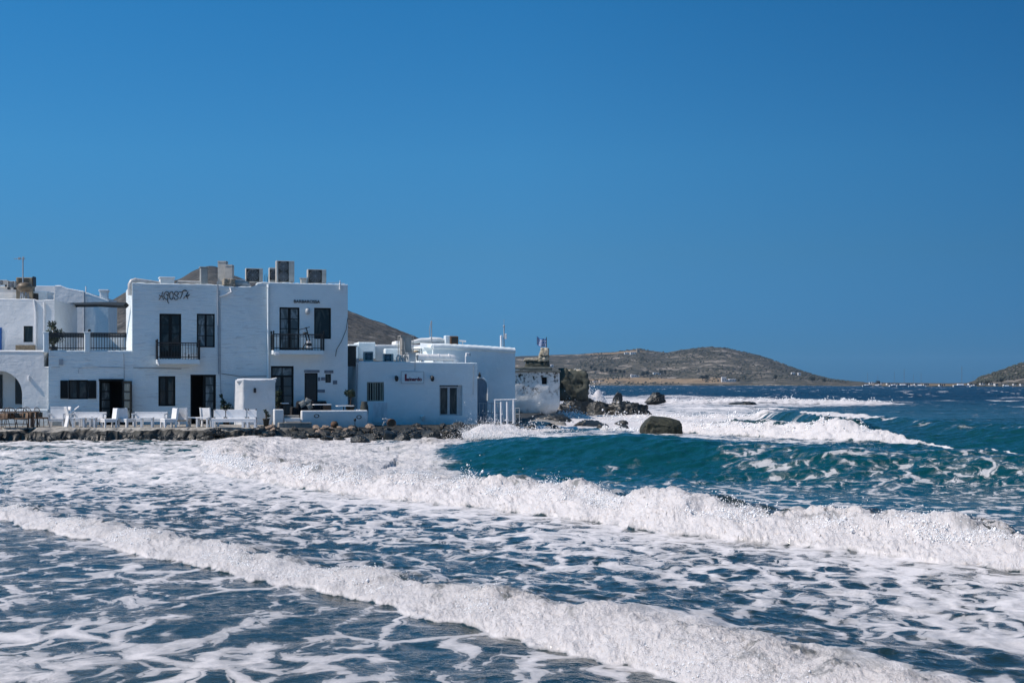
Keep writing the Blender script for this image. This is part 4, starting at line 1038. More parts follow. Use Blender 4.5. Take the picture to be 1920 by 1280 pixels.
for pp in (((96, 688), (112, 688)), ((147, 699), (148, 690), (175, 688), (235, 689)), ((232, 662), (233, 712))): m.tube([(FM.u(x, -.02), -.012, FM.z(x, y)) for x, y in pp], .014, 5)
a, b, c, d_ = FM.rect(110, 118, 673, 684); m.bbox(a, b, -.05, .01, c, d_, .01); m.build('cable', M_PIPE, wing)
# terrace parapet piers and railings
for k, (a, b) in enumerate(((81, 91.5), (158, 169.5))):
    u0, u1, z0, z1 = FM.rect(a, b, 624, 660); m = MB(); m.bbox(u0, u1, .0, .34, z0, z1, .04); m.bbox(u0 - .02, u1 + .02, -.02, .36, z1 - .005, z1 + .05, .02); m.build('pier', PL_SMOOTH, wing)
for a, b in ((91.5, 158), (169.5, 237)):
    u0, u1 = FM.u(a, .15), FM.u(b, .15); z1 = FM.z((a + b) / 2, 626, .15); z0 = FM.z((a + b) / 2, 657, .15)
    m = MB(); m.bbox(u0 + .0, u1, .12, .18, z1 - .02, z1 + .06, .01); m.box(u0, u1, .135, .165, z1 - .17, z1 - .13); m.box(u0, u1, .135, .165, z0 + .10, z0 + .14)
    nn = 13
    for i in range(nn + 1):
        x = u0 + .03 + (u1 - u0 - .06) * i / nn; m.box(x - .014, x + .014, .14, .16, z0 + .02, z1)
    m.box(u0, u1, .128, .172, z1 - .12, z1 - .03)
    m.build('railing', M_IRON, wing)

# ---------------------------------------------------------------- arched building at the far left
FA = Fr(60, 68.9, 6, .55)
arch = FA.root('arched_building', 'white ground-floor building with a large arched porch at the left edge', 'building')
u0, u1 = FA.u(-160), FA.u(92); zt = FA.z(40, 658); uc = FA.u(-2); ar = FA.u(41.5) - uc; zsp = FA.z(0, 739); ztopA = FA.z(0, 695); zb = -1.0
m = MB(); us = sorted(set([round(x, 4) for x in np.linspace(u0, u1, 60)] + [round(x, 4) for x in np.linspace(uc - ar, uc + ar, 33)] + [round(FA.u(82), 4)]))
def az(u):
    t = (u - uc) / ar
    return zsp + (ztopA - zsp) * math.sqrt(max(0, 1 - t * t)) if abs(t) <= 1.0001 else None
z82 = FA.z(87, 688)
for a, b in zip(us[:-1], us[1:]):
    cm = (a + b) / 2; inside = abs((cm - uc) / ar) < 1
    top = z82 if cm > FA.u(82) else zt
    la, lb = (az(a), az(b)) if inside else (zb, zb)
    la = zsp if la is None else la; lb = zsp if lb is None else lb
    n_ = 8
    for k in range(n_):
        za0, zb0 = la + (top - la) * k / n_, lb + (top - lb) * k / n_; za1, zb1 = la + (top - la) * (k + 1) / n_, lb + (top - lb) * (k + 1) / n_
        m.add([(a, 0, za0), (b, 0, zb0), (b, 0, zb1), (a, 0, za1)], [(0, 1, 2, 3)], True)
    if inside: m.add([(a, 0, la), (a, .45, la), (b, .45, lb), (b, 0, lb)], [(0, 1, 2, 3)], True)
for s_ in (-1, 1):
    x = uc + s_ * ar; m.add([(x, 0, zb), (x, .45, zb), (x, .45, zsp), (x, 0, zsp)], [(0, 1, 2, 3)] if s_ > 0 else [(3, 2, 1, 0)])
m.add([(u0, 3.5, zb), (u1, 3.5, zb), (u1, 3.5, zt), (u0, 3.5, zt), (u0, 0, zt), (FA.u(82), 0, zt), (FA.u(82), 3.5, zt)], [(4, 5, 6, 3)])
m.add([(FA.u(82), 0, z82), (FA.u(82), 0, zt), (FA.u(82), 3.5, zt), (FA.u(82), 3.5, z82)], [(0, 3, 2, 1)]); m.add([(FA.u(82), 0, z82), (u1, 0, z82), (u1, 1.5, z82), (FA.u(82), 1.5, z82)], [(0, 1, 2, 3)])
m.add([(u1, 0, zb), (u1, 0, z82), (u1, 1.5, z82), (u1, 1.5, zb)], [(0, 3, 2, 1)])
m.build('wall', PL_AGED, arch)
m = MB(); m.tube([(u0, .05, zt - .03), (FA.u(82) - .02, .05, zt - .03)], .07, 8); m.tube([(FA.u(82), .05, z82 - .03), (u1, .05, z82 - .03)], .06, 8); m.build('roof', PL_AGED, arch)
m = MB(); m.box(uc - ar - .3, u1 - .1, 1.3, 1.45, zb, zsp + 1.5); m.build('porch_wall', PL_SMOOTH, arch)
m = MB(); m.bbox(FA.u(28, 1.2), FA.u(42, 1.2) + .25, 1.24, 1.298, FA.z(35, 757, 1.3), FA.z(35, 707, 1.3), .01); m.bbox(FA.u(-20, 1.2), FA.u(4, 1.2), 1.24, 1.298, .2, FA.z(0, 702, 1.3), .01); m.build('porch_window', GL_DARK, arch)
m = MB(); a, b, c, d_ = FA.rect(53, 56, 704, 712); m.bbox(a, b, -.12, 0, c, d_, .02); m.build('wall_lamp', M_WHITEWOOD, arch)
lw = FA.root('low_wall', 'low sunlit white bench wall in front of the arched porch', 'wall')
a, b, c, d_ = FA.rect(-150, 91, 767, 801, -.9); m = MB(); m.bbox(a, b, -.9, -.5, c, d_, .05); m.build('wall', PL_SMOOTH, lw)

# ---------------------------------------------------------------- houses behind, upper left
FU = Fr(40, 73, 4, .55)
upper, _ = house(FU, 'upper_house', 'white upper house with small dark window and a water tank on its roof, far left', -160, 102, [(-160, 561), (62, 561), (68, 564), (102, 562)], 5, PL_AGED, [(44, 61.5, 611, 641)], seed=11)
casement(FU, upper, (44, 61.5, 611, 641), 1, 1, fw=.04)
m = MB(); m.bbox(FU.u(-3), FU.u(3.5), -.03, .03, FU.z(0, 657), FU.z(0, 614), .01); m.build('door', M_BLUE, upper)
m = MB(); m.tube([(FU.u(64, -.05), -.05, FU.z(64, 562)), (FU.u(67, -.05), -.05, FU.z(67, 585)), (FU.u(67, -.05), -.05, FU.z(67, 657))], .05, 7); m.tube([(FU.u(83, -.04), -.04, FU.z(83, 566)), (FU.u(83, -.04), -.04, FU.z(83, 640))], .03, 6); m.build('drain_pipe', M_WPIPE, upper)
pl = thing('planter_box', 'wooden planter crate below the small dark window of the upper house', 'planter', FU.w(FU.u(51), -.35, FU.z(51, 657) + .0), FU.a)
m = MB()
for k in range(3): m.box(-.46, .46, -.14, -.12, .02 + k * .09, .09 + k * .09)
for sx in (-.46, -.02, .43): m.box(sx, sx + .04, -.12, .12, 0, .27)
m.box(-.44, .44, .10, .12, .02, .27); m.build('crate', simple('weathered_planks', (.30, .24, .16), .8, var=.2, scale=8), pl)
m = MB(); m.box(-.42, .42, -.11, .10, .18, .22); m.build('soil', M_BROWN, pl)
FH = Fr(103, 82, 4, .55)
bh1, _ = house(FH, 'rear_house', 'tall white rear house with narrow blue-grey window, seen above the roof terrace', 103, 158, [(103, 536), (112, 535.5), (125, 541), (158, 547)], 9, PL_AGED, [(131, 138, 587, 612)], seed=13)
casement(FH, bh1, (131, 138, 587, 612), 1, 2, fw=.04, glass=GL_CURTAIN)
FH2 = Fr(158, 82.1, 12, .55)
bh2, _ = house(FH2, 'rear_house', 'white rear house with sloping roofline and a chimney pot on its right end', 158, 203, [(158, 550), (164, 550), (186, 558), (203, 564)], 8, PL_SMOOTH, [(165, 170, 617, 626)], seed=14)
casement(FH2, bh2, (165, 170, 617, 626), 1, 1, fw=.03, glass=GL_CURTAIN)
m = MB(); a, b, c, d_ = FH2.rect(187, 202, 546, 562, .4); m.bbox(a, b, .4, 1.1, c, d_, .03); m.bbox(a - .06, b + .06, .34, 1.16, d_ - .01, d_ + .10, .03); m.build('chimney', PL_AGED, bh2)
m = MB(); m.tube([(FH.u(158, -.1), -.1, FH.z(158, 548)), (FH.u(158, -.1), -.1, FH.z(158, 656))], .05, 6); m.build('drain_pipe', M_PIPE, bh1)
m = MB(); m.tube([(FH2.u(161, .3), .3, FH2.z(161, 552)), (FH2.u(161, .3), .3, FH2.z(161, 536))], .035, 6); m.build('vent_pipe', M_WPIPE, bh2)
bm_ = thing('pergola_beam', 'long dark wooden beam running from the rear house to the tall block', 'beam', FM.w(FM.u(237, 1.5), 1.5, FM.z(237, 576, 1.5)), 0)
p0 = FM.w(FM.u(237, 1.5), 1.5, FM.z(237, 572, 1.5)); p1 = at(126, 570, 79); m = MB(); d0 = Vector((0, 0, 0)) ; dl = Vector(p1) - Vector(p0)
m.tube([(0, 0, .10), (dl.x * .4, dl.y * .4, dl.z * .4 + .12), (dl.x, dl.y, dl.z + .05)], [.15, .13, .12], 4, smooth=False); m.build('beam', M_BLACKWOOD, bm_)
tl = thing('low_wall', 'short bright white wall top seen through the right end of the terrace railing', 'wall', at(215, 657, 78), 0); m = MB(); m.bbox(-.35, .55, 0, .3, -2.5, .88, .03); m.build('wall', PL_SMOOTH, tl)

# ---------------------------------------------------------------- single-storey building on the right
FL = Fr(668, 74.0, 17, .42)
lin, _ = house(FL, 'single_storey_building', 'single-storey white building with a red-lettered sign and white-framed double door', 668, 895, [(668, 678), (895, 681)], 9, PL_SMOOTH,
    [(688, 720, 716, 752), (824, 867, 722, 779)], seed=17)
casement(FL, lin, (824, 860, 724, 779), 2, 1, 'double_door', fm=M_GREYFRAME, fw=.075, mid=.13, glass=GL_DARK)
m = MB(); a, b, c, d_ = FL.rect(860, 867, 722, 779); m.box(a, b - .002, .10, .16, c, d_); m.build('door_frame', M_GREYFRAME, lin)
m = MB(); u0, u1, z0, z1 = FL.rect(688, 720, 716, 752); nb = 7
for i in range(nb):
    x = u0 + (u1 - u0) * (i + .5) / nb; m.box(x - .022, x + .022, .03, .06, z0, z1)
m.box(u0, u1, .025, .065, z1 - .05, z1); m.box(u0, u1, .025, .065, z0, z0 + .05); m.build('window_grille', simple('pale_iron_bars', (.30, .31, .27), .6), lin)
m = MB(); m.bbox(u0 + (u1 - u0) * .36, u0 + (u1 - u0) * .60, .12, .18, z0, z1, .01); m.bbox(u0 + (u1 - u0) * .78, u1, .12, .18, z0, z1, .01); m.build('shutter', simple('olive_grey_wood', (.17, .17, .12), .7, var=.1), lin)
m = MB(); u0, u1, z0, z1 = FL.rect(699, 726, 754, 792)
m.box(u0, u1, -.03, -.012, z0, z1)
for i in range(9):
    x = u0 + (u1 - u0) * (i + .5) / 9; m.box(x - .03, x + .03, -.055, -.03, z0, z1)
m.build('slatted_panel', simple('pale_blue_slats', (.70, .72, .74), .7, var=.08, stretch=(1, 1, .3)), lin)
sg = MB(); u0, u1, z0, z1 = FL.rect(752, 795, 696, 719, -.05); sg.bbox(u0, u1, -.05, -.012, z0, z1, .006)
sgo = sg.build('name_board', simple('pale_board', (.66, .735, .755), .5, var=.04), lin)
m = MB(); t = .022
for q in ((u0, u1, z0, z0 + t), (u0, u1, z1 - t, z1)): m.box(q[0], q[1], -.058, -.049, q[2], q[3])
for q in ((u0, u0 + t), (u1 - t, u1)): m.box(q[0], q[1], -.0585, -.0488, z0 + t, z1 - t)
m.build('board_frame', M_PIPE, sgo)
m = MB(); S = lambda x0, x1, y0, y1: (745 + x0 / 32, 745 + x1 / 32, 690 + y0 / 32, 690 + y1 / 32)
for q in ((450, 560, 350, 770), (560, 705, 620, 770)):
    a, b, c, d_ = FL.rect(*S(*q), -.07); m.box(a, b, -.072, -.05, c, d_)
m.build('large_letter', M_PAINTRED, sgo)
text_mesh(FL, sgo, 'lettering', 'inardo', 745 + 725 / 32, 745 + 1470 / 32, 690 + 540 / 32, 690 + 768 / 32, M_PAINTRED, v=-.062, bold=.035)
for k, px in enumerate((741, 808)):
    wl = MB(); x = FL.u(px); z = FL.z(px, 708); wl.box(x - .03, x + .03, -.05, -.012, z - .05, z + .10); wl.tube([(x, -.05, z + .06), (x + .02, -.20, z + .10)], .025, 6); wl.lathe([(.03, .12), (.09, .08), (.10, -.06), (.06, -.16), (.01, -.17)], (x + .03, -.22, z - .02), 10); wl.build('wall_lamp', M_IRON, lin)
m = MB(); m.tube([(FL.u(670, -.06), -.06, FL.z(670, 682)), (FL.u(669, -.06), -.06, FL.z(669, 740)), (FL.u(669, -.06), -.06, FL.z(669, 768))], .035, 6); m.box(FL.u(668), FL.u(672), -.12, -.02, FL.z(670, 680), FL.z(670, 672)); m.tube([(FL.u(778, -.03), -.03, FL.z(778, 678)), (FL.u(778, -.03), -.03, FL.z(778, 695))], .014, 5); m.tube([(FL.u(888, -.05), -.05, FL.z(888, 684)), (FL.u(888, -.05), -.05, FL.z(888, 700)), (FL.u(887, -.03), -.03, FL.z(887, 740))], .014, 5)
m.build('drain_pipe', M_PIPE, lin)
m = MB(); m.lathe([(.02, -.18), (.07, -.1), (.12, .04), (.12, .10), (.03, .14)], (FL.u(792, -.1), -.12, FL.z(792, 784) + .05), 10); m.build('wall_fountain', PL_SMOOTH, lin)

# ---------------------------------------------------------------- tall white building behind it
FR_ = Fr(897, 80.5, 14, .42)
rr_, _ = house(FR_, 'white_building', 'tall plain white building with sloping parapet, behind the single-storey one', 812, 966, [(812, 648.5), (830, 648), (900, 651.5), (966, 656)], 8, PL_SMOOTH, [], seed=19, cr=.17)
# its roof carries a bright sunlit slope that rises behind the parapet
m = MB(); m.add([(FR_.u(790, 0) , .3, FR_.z(812, 651)), (FR_.u(966), .3, FR_.z(966, 658)), (FR_.u(962, 3), 3.4, FR_.z(962, 652, 3)), (FR_.u(812, 3), 3.4, FR_.z(812, 641, 3)), (FR_.u(790, 3), 3.4, FR_.z(790, 641, 3))], [(0, 1, 2, 3, 4)]); m.build('roof_slope', PL_SMOOTH, rr_)
# arched doorway recess
m = MB(); uc = FR_.u(899); w_ = FR_.u(914) - uc; zt_ = FR_.z(905, 708); zb_ = FR_.z(905, 793)
out = [(uc - w_, zb_)] + [(uc - w_ * math.cos(math.pi * k / 16), zt_ - w_ + w_ * math.sin(math.pi * k / 16)) for k in range(17)] + [(uc + w_, zb_)]
m.prism(out, -.03, .01); m.build('arched_door', simple('grey_blue_door', (.20, .26, .32), .6, var=.1, stretch=(3, 3, .5)), rr_)
m = MB(); 
for k in range(17):
    t = math.pi * k / 16
pts = [(uc + w_ * 1.0, -.05, zb_)] + [(uc - w_ * math.cos(math.pi * k / 16), -.05, zt_ - w_ + w_ * math.sin(math.pi * k / 16)) for k in range(16, 4, -1)]
m.tube(pts, .05, 6); m.build('door_surround', PL_SMOOTH, rr_)
m = MB(); x = FR_.u(899, -.1); z = FR_.z(899, 703); m.lathe([(.02, -.12), (.09, -.08), (.05, .08), (.01, .18)], (x, -.15, z), 8); m.box(x - .02, x + .02, -.14, -.02, z - .01, z + .03); m.build('wall_lamp', M_IRON, rr_)
# the roofs between: bright boxes and parapets
FX = Fr(705, 84, 12, .42)
for (a, b, c, d_, v, dp, lb, nm, mt) in (
    (653, 672, 646, 676, 0, 1.0, 'narrow white chimney block against the tall house, left of the roof boxes', 'roof_box', PL_SMOOTH),
    (672, 704, 642, 672, .4, 3, 'pale blue-white roof cabin beside the tall house', 'roof_cabin', PL_SMOOTH),
    (704, 812, 647, 676, 1.5, 3, 'long low sunlit parapet wall on the roof behind the duct', 'parapet', PL_AGED),
    (742, 756, 640, 652, 2.6, 2, 'small white stub of wall behind the metal vent tower', 'roof_box', PL_AGED),
    (722, 756, 654, 674, .2, .8, 'low grey-white box left of the vent tower', 'roof_box', PL_SMOOTH)):
    rt = FX.root(nm, lb, 'roof structure'); u0, u1, z0, z1 = FX.rect(a, b, c, d_, v); m = MB(); m.bbox(u0, u1, v, v + dp, z0, z1, .04); m.bbox(u0 + .02, u1 - .02, v + .02, v + dp - .02, z1 - .02, z1 + .03, .03); m.build('wall', mt, rt)

# ---------------------------------------------------------------- weathered wall, ruin, tower stub
FW = Fr(966, 104, 9, .20)
ww = FW.root('weathered_building', 'small mottled white building with peeling paint and one square window above the surf', 'building')
u0, u1 = FW.u(940), FW.u(1050); hz0, hz1, hz2, hz3 = FW.rect(1016, 1026, 707, 720)
zt_ = lambda px: FW.z(px, np.interp(px, [940, 966, 1050], [691, 692, 699]))
m = wall_mesh(u0, u1, -.4, lambda u: float(np.interp(u, [FW.u(940), FW.u(966), FW.u(1050)], [zt_(940), zt_(966), zt_(1050)])), [(hz0, hz1, hz2, hz3)], seed=23, amp=.10, step=.22)
# the foot of the wall bellies out and rounds under
V_ = []
for (x, y, z) in m.v:
    t = min(max((u1 - x) / 1.2, 0), 1); V_.append((x - max(0, .9 - z) ** 1.5 * .55 * (1 - t), y + max(0, .8 - z) * .35 + (1 - t) ** 2 * .12, z))
m.v = V_
m.add([(u1, .12, .9), (u1, .12, zt_(1050)), (u1 + .0, 6, zt_(1050)), (u1, 6, .9)], [(0, 3, 2, 1)]); m.add([(u1 - .45, .3, .1), (u1, .12, .9), (u1, 6, .9), (u1 - .45, 6, .1)], [(0, 3, 2, 1)])
m.build('wall', PL_WEATHER, ww)
m = MB(); m.box(hz0 - .1, hz1 + .1, .27, .30, hz2 - .1, hz3 + .1); m.build('window', M_DARKIN, ww)
m = MB(); m.bbox(u0, u1 + .05, -.10, 6, zt_(1000) - .10, zt_(1000) + .03, .03); m.bbox(u0, u1 - .5, .5, 6, zt_(1000) + .03, zt_(1000) + .28, .1); ww_roof = m
M_RUIN = mat_rock('ruin_masonry', (.040, .048, .038), (.065, .070, .056), (.10, .10, .078), 2.2, rough=.9)
M_RUINTOP = mat_rock('pale_rubble_masonry', (.30, .27, .20), (.46, .42, .34), (.12, .11, .09), 2.2, rough=.9)
ww_roof.build('roof', simple('weathered_cement', (.15, .16, .14), .9, var=.2, scale=2, bump=.03), ww)
rt = thing('ruined_wall', 'dark overgrown block of ruined stonework right of the mottled building', 'ruin', at(1073, 746, 112), 0)
a = at(1050, 746, 112); b = at(1097, 698, 112)
def rubble_block(w, d, h, seed, lean=.0, rough=.12, nx=26, nz=26, taper=.12):
    bm = bmesh.new(); bmesh.ops.create_cube(bm, size=1); bmesh.ops.subdivide_edges(bm, edges=bm.edges[:], cuts=11, use_grid_fill=True)
    P = np.array([v.co[:] for v in bm.verts]); F = [tuple(v.index for v in f.verts) for f in bm.faces]; bm.free()
    P[:, 2] += .5; r_ = np.clip(P[:, 2], 0, 1)
    n1 = fbm(P[:, 0] * 3 + P[:, 1] * 4 + seed, P[:, 2] * 3 + P[:, 1], seed, 4, .6); n2 = billow(P[:, 0] * 6 + P[:, 1] * 5 + seed, P[:, 2] * 7 - P[:, 1] * 3, seed + 4, 3)
    k = 1 - taper * r_ ** 2
    Q = np.stack([P[:, 0] * w * k + lean * r_ * w, P[:, 1] * d * k, P[:, 2] * h], 1)
    nrm = np.sign(np.round(P - [0, 0, .5], 3)) * (np.abs(P - [0, 0, .5]) > .49)
    Q += nrm * ((n1 * rough + n2 * rough * .6)[:, None])
    return Q, np.array(F)
V_, F_ = rubble_block(b.x - a.x, 5, b.z - a.z, 3, .02, .42); mesh_np('wall', V_, F_, M_RUIN, rt)
V_, F_ = rubble_block((b.x - a.x) * .8, 3.5, .22, 9, .0, .12); o = mesh_np('wall_top', V_, F_, M_RUINTOP, rt); o.location = (0, 0, b.z - a.z - .06)
ts = thing('ruined_tower', 'broken stub of an old stone tower carrying the flag pole', 'ruin', at(1006, 696, 110), 0)
def pxw(px): return (px - 1006) / FPX * 110
def pzw(py): return (696 - py) / FPX * 110
for k, (x0, x1, y0, y1, sd, mt, nm) in enumerate(((984, 1028, 675, 697, 5, M_RUIN, 'base'), (1010, 1028, 664, 677, 8, M_RUINTOP, 'shaft'), (1013, 1028, 653, 666, 11, M_RUINTOP, 'broken_top'), (1019, 1028.5, 655, 697, 13, M_RUIN, 'buttress'))):
    V_, F_ = rubble_block(pxw(x1) - pxw(x0), 1.6 if k < 3 else 1.9, pzw(y0) - pzw(y1), sd, .03 if k else -.0, .10 if k else .13, taper=.25 if k == 0 else .2); o = mesh_np(nm, V_, F_, mt, ts); o.location = ((pxw(x0) + pxw(x1)) / 2, .0 + (k == 3) * .2, pzw(y1))
V_, F_ = rubble_block(pxw(1010) - pxw(984), 1.5, .18, 19, 0, .07); o = mesh_np('rubble_cap', V_, F_, M_RUINTOP, ts); o.location = (pxw(996), -.03, pzw(676.5))
# flag
fp = thing('flag_pole', 'thin dark flag pole on the ruined tower', 'flag pole', at(1024.5, 655, 110), 0); m = MB(); m.tube([(0, 0, -.1), (0, 0, (655 - 632) / FPX * 110)], .035, 6); m.build('pole', M_IRON, fp)
fl = thing('flag', 'blue and white striped flag with a cross, flying to the left from the pole', 'flag', at(1024.0, 633, 110), 0)
def mat_flag():
    n = NT('flag_cloth'); v = n.coord(); s_ = n.n('SeparateXYZ'); uv = n.n('UVMap'); n.l(uv.outputs[0], s_.inputs[0])
    u, w_ = s_.outputs[0], s_.outputs[1]
    st = n.math('GREATER_THAN', n.math('FRACT', n.math('MULTIPLY', w_, 4.5)), .5)       # nine stripes, blue first and last
    st = n.math('SUBTRACT', 1.0, st)
    can = n.math('MULTIPLY', n.math('LESS_THAN', u, .37), n.math('GREATER_THAN', w_, 4 / 9.))
    cu = n.math('LESS_THAN', n.math('ABSOLUTE', n.math('SUBTRACT', u, .185)), .037); cw = n.math('LESS_THAN', n.math('ABSOLUTE', n.math('SUBTRACT', w_, 6.5 / 9)), .0556)
    cross = n.math('MAXIMUM', cu, cw)
    blue = n.mix(can, n.mix(st, (.55, .6, .66), (.015, .09, .34)), n.mix(cross, (.015, .09, .34), (.62, .66, .70)))
    return n.done(n.bsdf(blue, .8))
def build_flag():
    W, H = -17.5 / FPX * 110, 14.5 / FPX * 110; nx, nz = 20, 12; vs = []; fs = []; uvs = []
    for i in range(nx + 1):
        for k in range(nz + 1):
            t = i / nx; q = k / nz; vs.append((W * t, .07 * math.sin(t * 9 + q) * t ** .5, -H * (1 - q) + .16 * (1 - t) * -1 * (0) + .10 * math.sin(t * 7 + 1) * t - .16 * t * (q - 1) * -.2 - (1 - t) * .12)); uvs.append((t, q))
    for i in range(nx):
        for k in range(nz): a_ = i * (nz + 1) + k; fs.append((a_, a_ + nz + 1, a_ + nz + 2, a_ + 1))
    me = bpy.data.meshes.new('cloth'); me.from_pydata(vs, [], fs); ul = me.uv_layers.new(name='UVMap')
    for lp in me.loops: ul.data[lp.index].uv = uvs[lp.vertex_index]
    for p_ in me.polygons: p_.use_smooth = True
    me.materials.append(mat_flag()); o = bpy.data.objects.new('cloth', me); C.objects.link(o); o.parent = fl
build_flag()
# ================================================================== ROOF CLUTTER
def ac_unit(F, label, a, b, c, d, v=1.2, fans=1, depth=.34, group='air conditioning units on the tall block', turn=0.0):
    u0, u1, z0, z1 = F.rect(a, b, c, d, v); w = u1 - u0; h = z1 - z0
    t = thing('air_conditioner', label, 'air conditioner', F.w(u0 + w / 2, v, z0), F.a + turn, group)
    m = MB(); m.bbox(-w / 2, w / 2, 0, depth, 0.06, h, .02); m.build('casing', M_ACBODY, t)
    m = MB()
    for sx in (-.36, .36): m.box(w * sx - .04, w * sx + .04, -.02, depth + .02, -.04, .062)
    m.build('feet', M_IRON, t)
    fr = min(w * .34, (h - .1) / fans * .46)
    for k in range(fans):
        zc = .08 + (h - .1) * (k + .5) / fans; xc = -w * .10 if w > .5 else 0
        g = MB(); n = 24; vs = [(xc + fr * math.cos(2 * math.pi * i / n), -.012, zc + fr * math.sin(2 * math.pi * i / n)) for i in range(n)]
        g.add(vs + [(x, .004, z) for x, y, z in vs], [tuple(range(n))] + [(i, n + i, n + (i + 1) % n, (i + 1) % n) for i in range(n)])
        sq = min(w * .40, fr * 1.12); g.box(xc - sq, xc + sq, -.006, .003, zc - fr * 1.08, zc + fr * 1.08)
        go = g.build('fan_grille', M_ACGRILL, t)
        r = MB()
        for i in range(4):
            rr = fr * (.3 + .22 * i); r.tube([(xc + rr * math.cos(2 * math.pi * q / 20), -.018, zc + rr * math.sin(2 * math.pi * q / 20)) for q in range(21)], .006, 4, cap=False)
        for i in range(6): a_ = i * math.pi / 6; r.tube([(xc - fr * math.cos(a_), -.02, zc - fr * math.sin(a_)), (xc + fr * math.cos(a_), -.02, zc + fr * math.sin(a_))], .005, 4)
        r.build('grille_rings', M_PIPE, go)
    m = MB(); m.box(w * .30, w * .42, -.006, .003, h * .2, h * .8); m.build('side_panel', M_ACBODY, t)
    return t
ac_unit(FM, 'single-fan air conditioner on the tall block roof, leftmost, left of the two-fan one', 461, 493, 503, 531, 1.3)
ac_unit(FM, 'air conditioner half hidden behind the left side of the two-fan one', 505, 531, 502, 531, 1.9)
ac_unit(FM, 'tall two-fan air conditioner, biggest on the roof', 518, 552, 489, 531, 1.2, 2)
ac_unit(FM, 'single-fan air conditioner at the right end of the tall block roof', 577, 612, 505, 533, 1.2)

def on_roof(F, name, label, cat, px, py, v): return thing(name, label, cat, F.w(F.u(px, v), v, F.z(px, py, v)), F.a)
def S(F, a, b, v): return (b - a) / FPX * (F.y0 + F.c * v + F.s * F.u((a + b) / 2, v))        # size of a pixel span there
def pole(F, px, r0, r1, v, rad=.02):
    return FM.u(px, v)

t = on_roof(FM, 'roof_duct', 'fat white pipe on the left end of the tall block roof, bent at the corner', 'pipe', 244, 540, .45)
k_ = S(FM, 0, 1, .45); m = MB(); m.tube([(0, .0, -.35), (0, 0, 0), (.0, .0, 7 * k_), (3 * k_, .02, 13 * k_), (9 * k_, .05, 15 * k_), (20 * k_, .1, 14 * k_), (38 * k_, .2, 12 * k_), (60 * k_, .3, 9.5 * k_)], 4.6 * k_, 14)
m.build('pipe', M_DUCT, t); m = MB(); m.tube([(9 * k_, .05, 15 * k_), (11 * k_, .055, 15 * k_)], 5.1 * k_, 14); m.tube([(38 * k_, .2, 12 * k_), (40 * k_, .21, 12 * k_)], 5.0 * k_, 14); m.build('joint_ring', M_DUCT, t)
def roof_box(F, name, label, cat, a, b, c, d, v, dp, mat, cap=0.0, parts='body', hollow=False):
    u0, u1, z0, z1 = F.rect(a, b, c, d, v); t = F_t = thing(name, label, cat, F.w((u0 + u1) / 2, v, z0), F.a); w = (u1 - u0) / 2
    m = MB(); m.bbox(-w, w, 0, dp, -.15, z1 - z0 - cap, .03); m.build(parts, mat, t)
    if cap: m = MB(); m.bbox(-w - .04, w + .04, -.04, dp + .04, z1 - z0 - cap, z1 - z0, .02); m.build('cap', mat, t)
    return t, w, z1 - z0
roof_box(FM, 'roof_vent_box', 'squat whitewashed box at the end of the fat roof pipe', 'vent', 300, 327, 519, 533, .6, .7, PL_AGED, .06)
t = on_roof(FM, 'roof_pipe', 'thin white pipe lying along the parapet left of the grey duct tower', 'pipe', 331, 529, .8); m = MB(); m.tube([(0, 0, -.15), (0, 0, -.03), (.10, 0, .04), (1.3, .05, .03)], .05, 8); m.build('pipe', M_DUCT, t)
t, w, h = roof_box(FM, 'duct_tower', 'plain grey upright duct standing before the distant peak', 'chimney', 376, 390, 500, 535, .7, .45, M_GREYTOWER, .04)
for (a, b, c, d, lb) in ((405, 427, 490, 536, 'taller of the two twin grey chimneys with open slotted sides'), (419, 438, 497, 527, 'shorter, nearer twin chimney standing on the mottled stone block')):
    u0, u1, z0, z1 = FM.rect(a, b, c, d, .7 if a == 405 else .35); v = .7 if a == 405 else .35
    t = thing('chimney', lb, 'chimney', FM.w((u0 + u1) / 2, v, z0), FM.a - math.radians(20)); w = (u1 - u0) * .36; h = z1 - z0
    m = MB(); m.box(-w * .25, w, -.0, .04, 0, h); m.box(-w * .25, w, .40, .44, 0, h); m.box(w - .04, w, .04, .40, 0, h); m.box(-w, w, -.02, .46, h - .05, h + .02)
    m.box(-w, -w * .25, 0, .06, 0, h - .05); m.box(-w, -w + .07, .06, .44, 0, h * .3); m.box(-w, -w + .06, .17, .24, h * .3, h - .05); m.box(-w * .25, -w * .2, .06, .38, 0, h - .05); m.build('flue', M_ACBODY, t)
    m = MB(); m.box(-w * .1, w - .05, .05, .39, .02, h - .06); m.build('flue_core', M_GREYTOWER, t)
V_, F_ = rubble_block(S(FM, 418, 440, .3), .6, S(FM, 0, 15, .3), 31, 0, .04); o = mesh_np('stone_block', V_, F_, mat_rock('mottled_roof_stone', (.20, .17, .12), (.34, .30, .24), (.08, .07, .05), 5.0)); o.location = FM.w(FM.u(429, .3), .35, FM.z(429, 538, .3)); o.rotation_euler = (0, 0, FM.a)
tag(o, 'brown mottled stone block on the parapet under the shorter twin chimney', 'stone block')
t = on_roof(FM, 'roof_pipe', 'short fat grey pipe between the stone block and the leftmost air conditioner', 'pipe', 440, 532, .6); m = MB(); L_ = S(FM, 440, 466, .6); m.tube([(0, 0, .02), (L_ * .8, 0, .0), (L_, .05, -.12)], .15, 12); m.build('pipe', M_DUCT, t)
m = MB(); m.tube([(L_ * .1, -.02, .20), (L_ * .8, -.02, .20)], .03, 6); m.build('white_strip', M_WPIPE, t)
roof_box(FM, 'roof_vent_box', 'tiny pale vent box just left of the rightmost air conditioner', 'vent', 564, 575, 521, 533, 1.0, .3, M_ACBODY, .03)
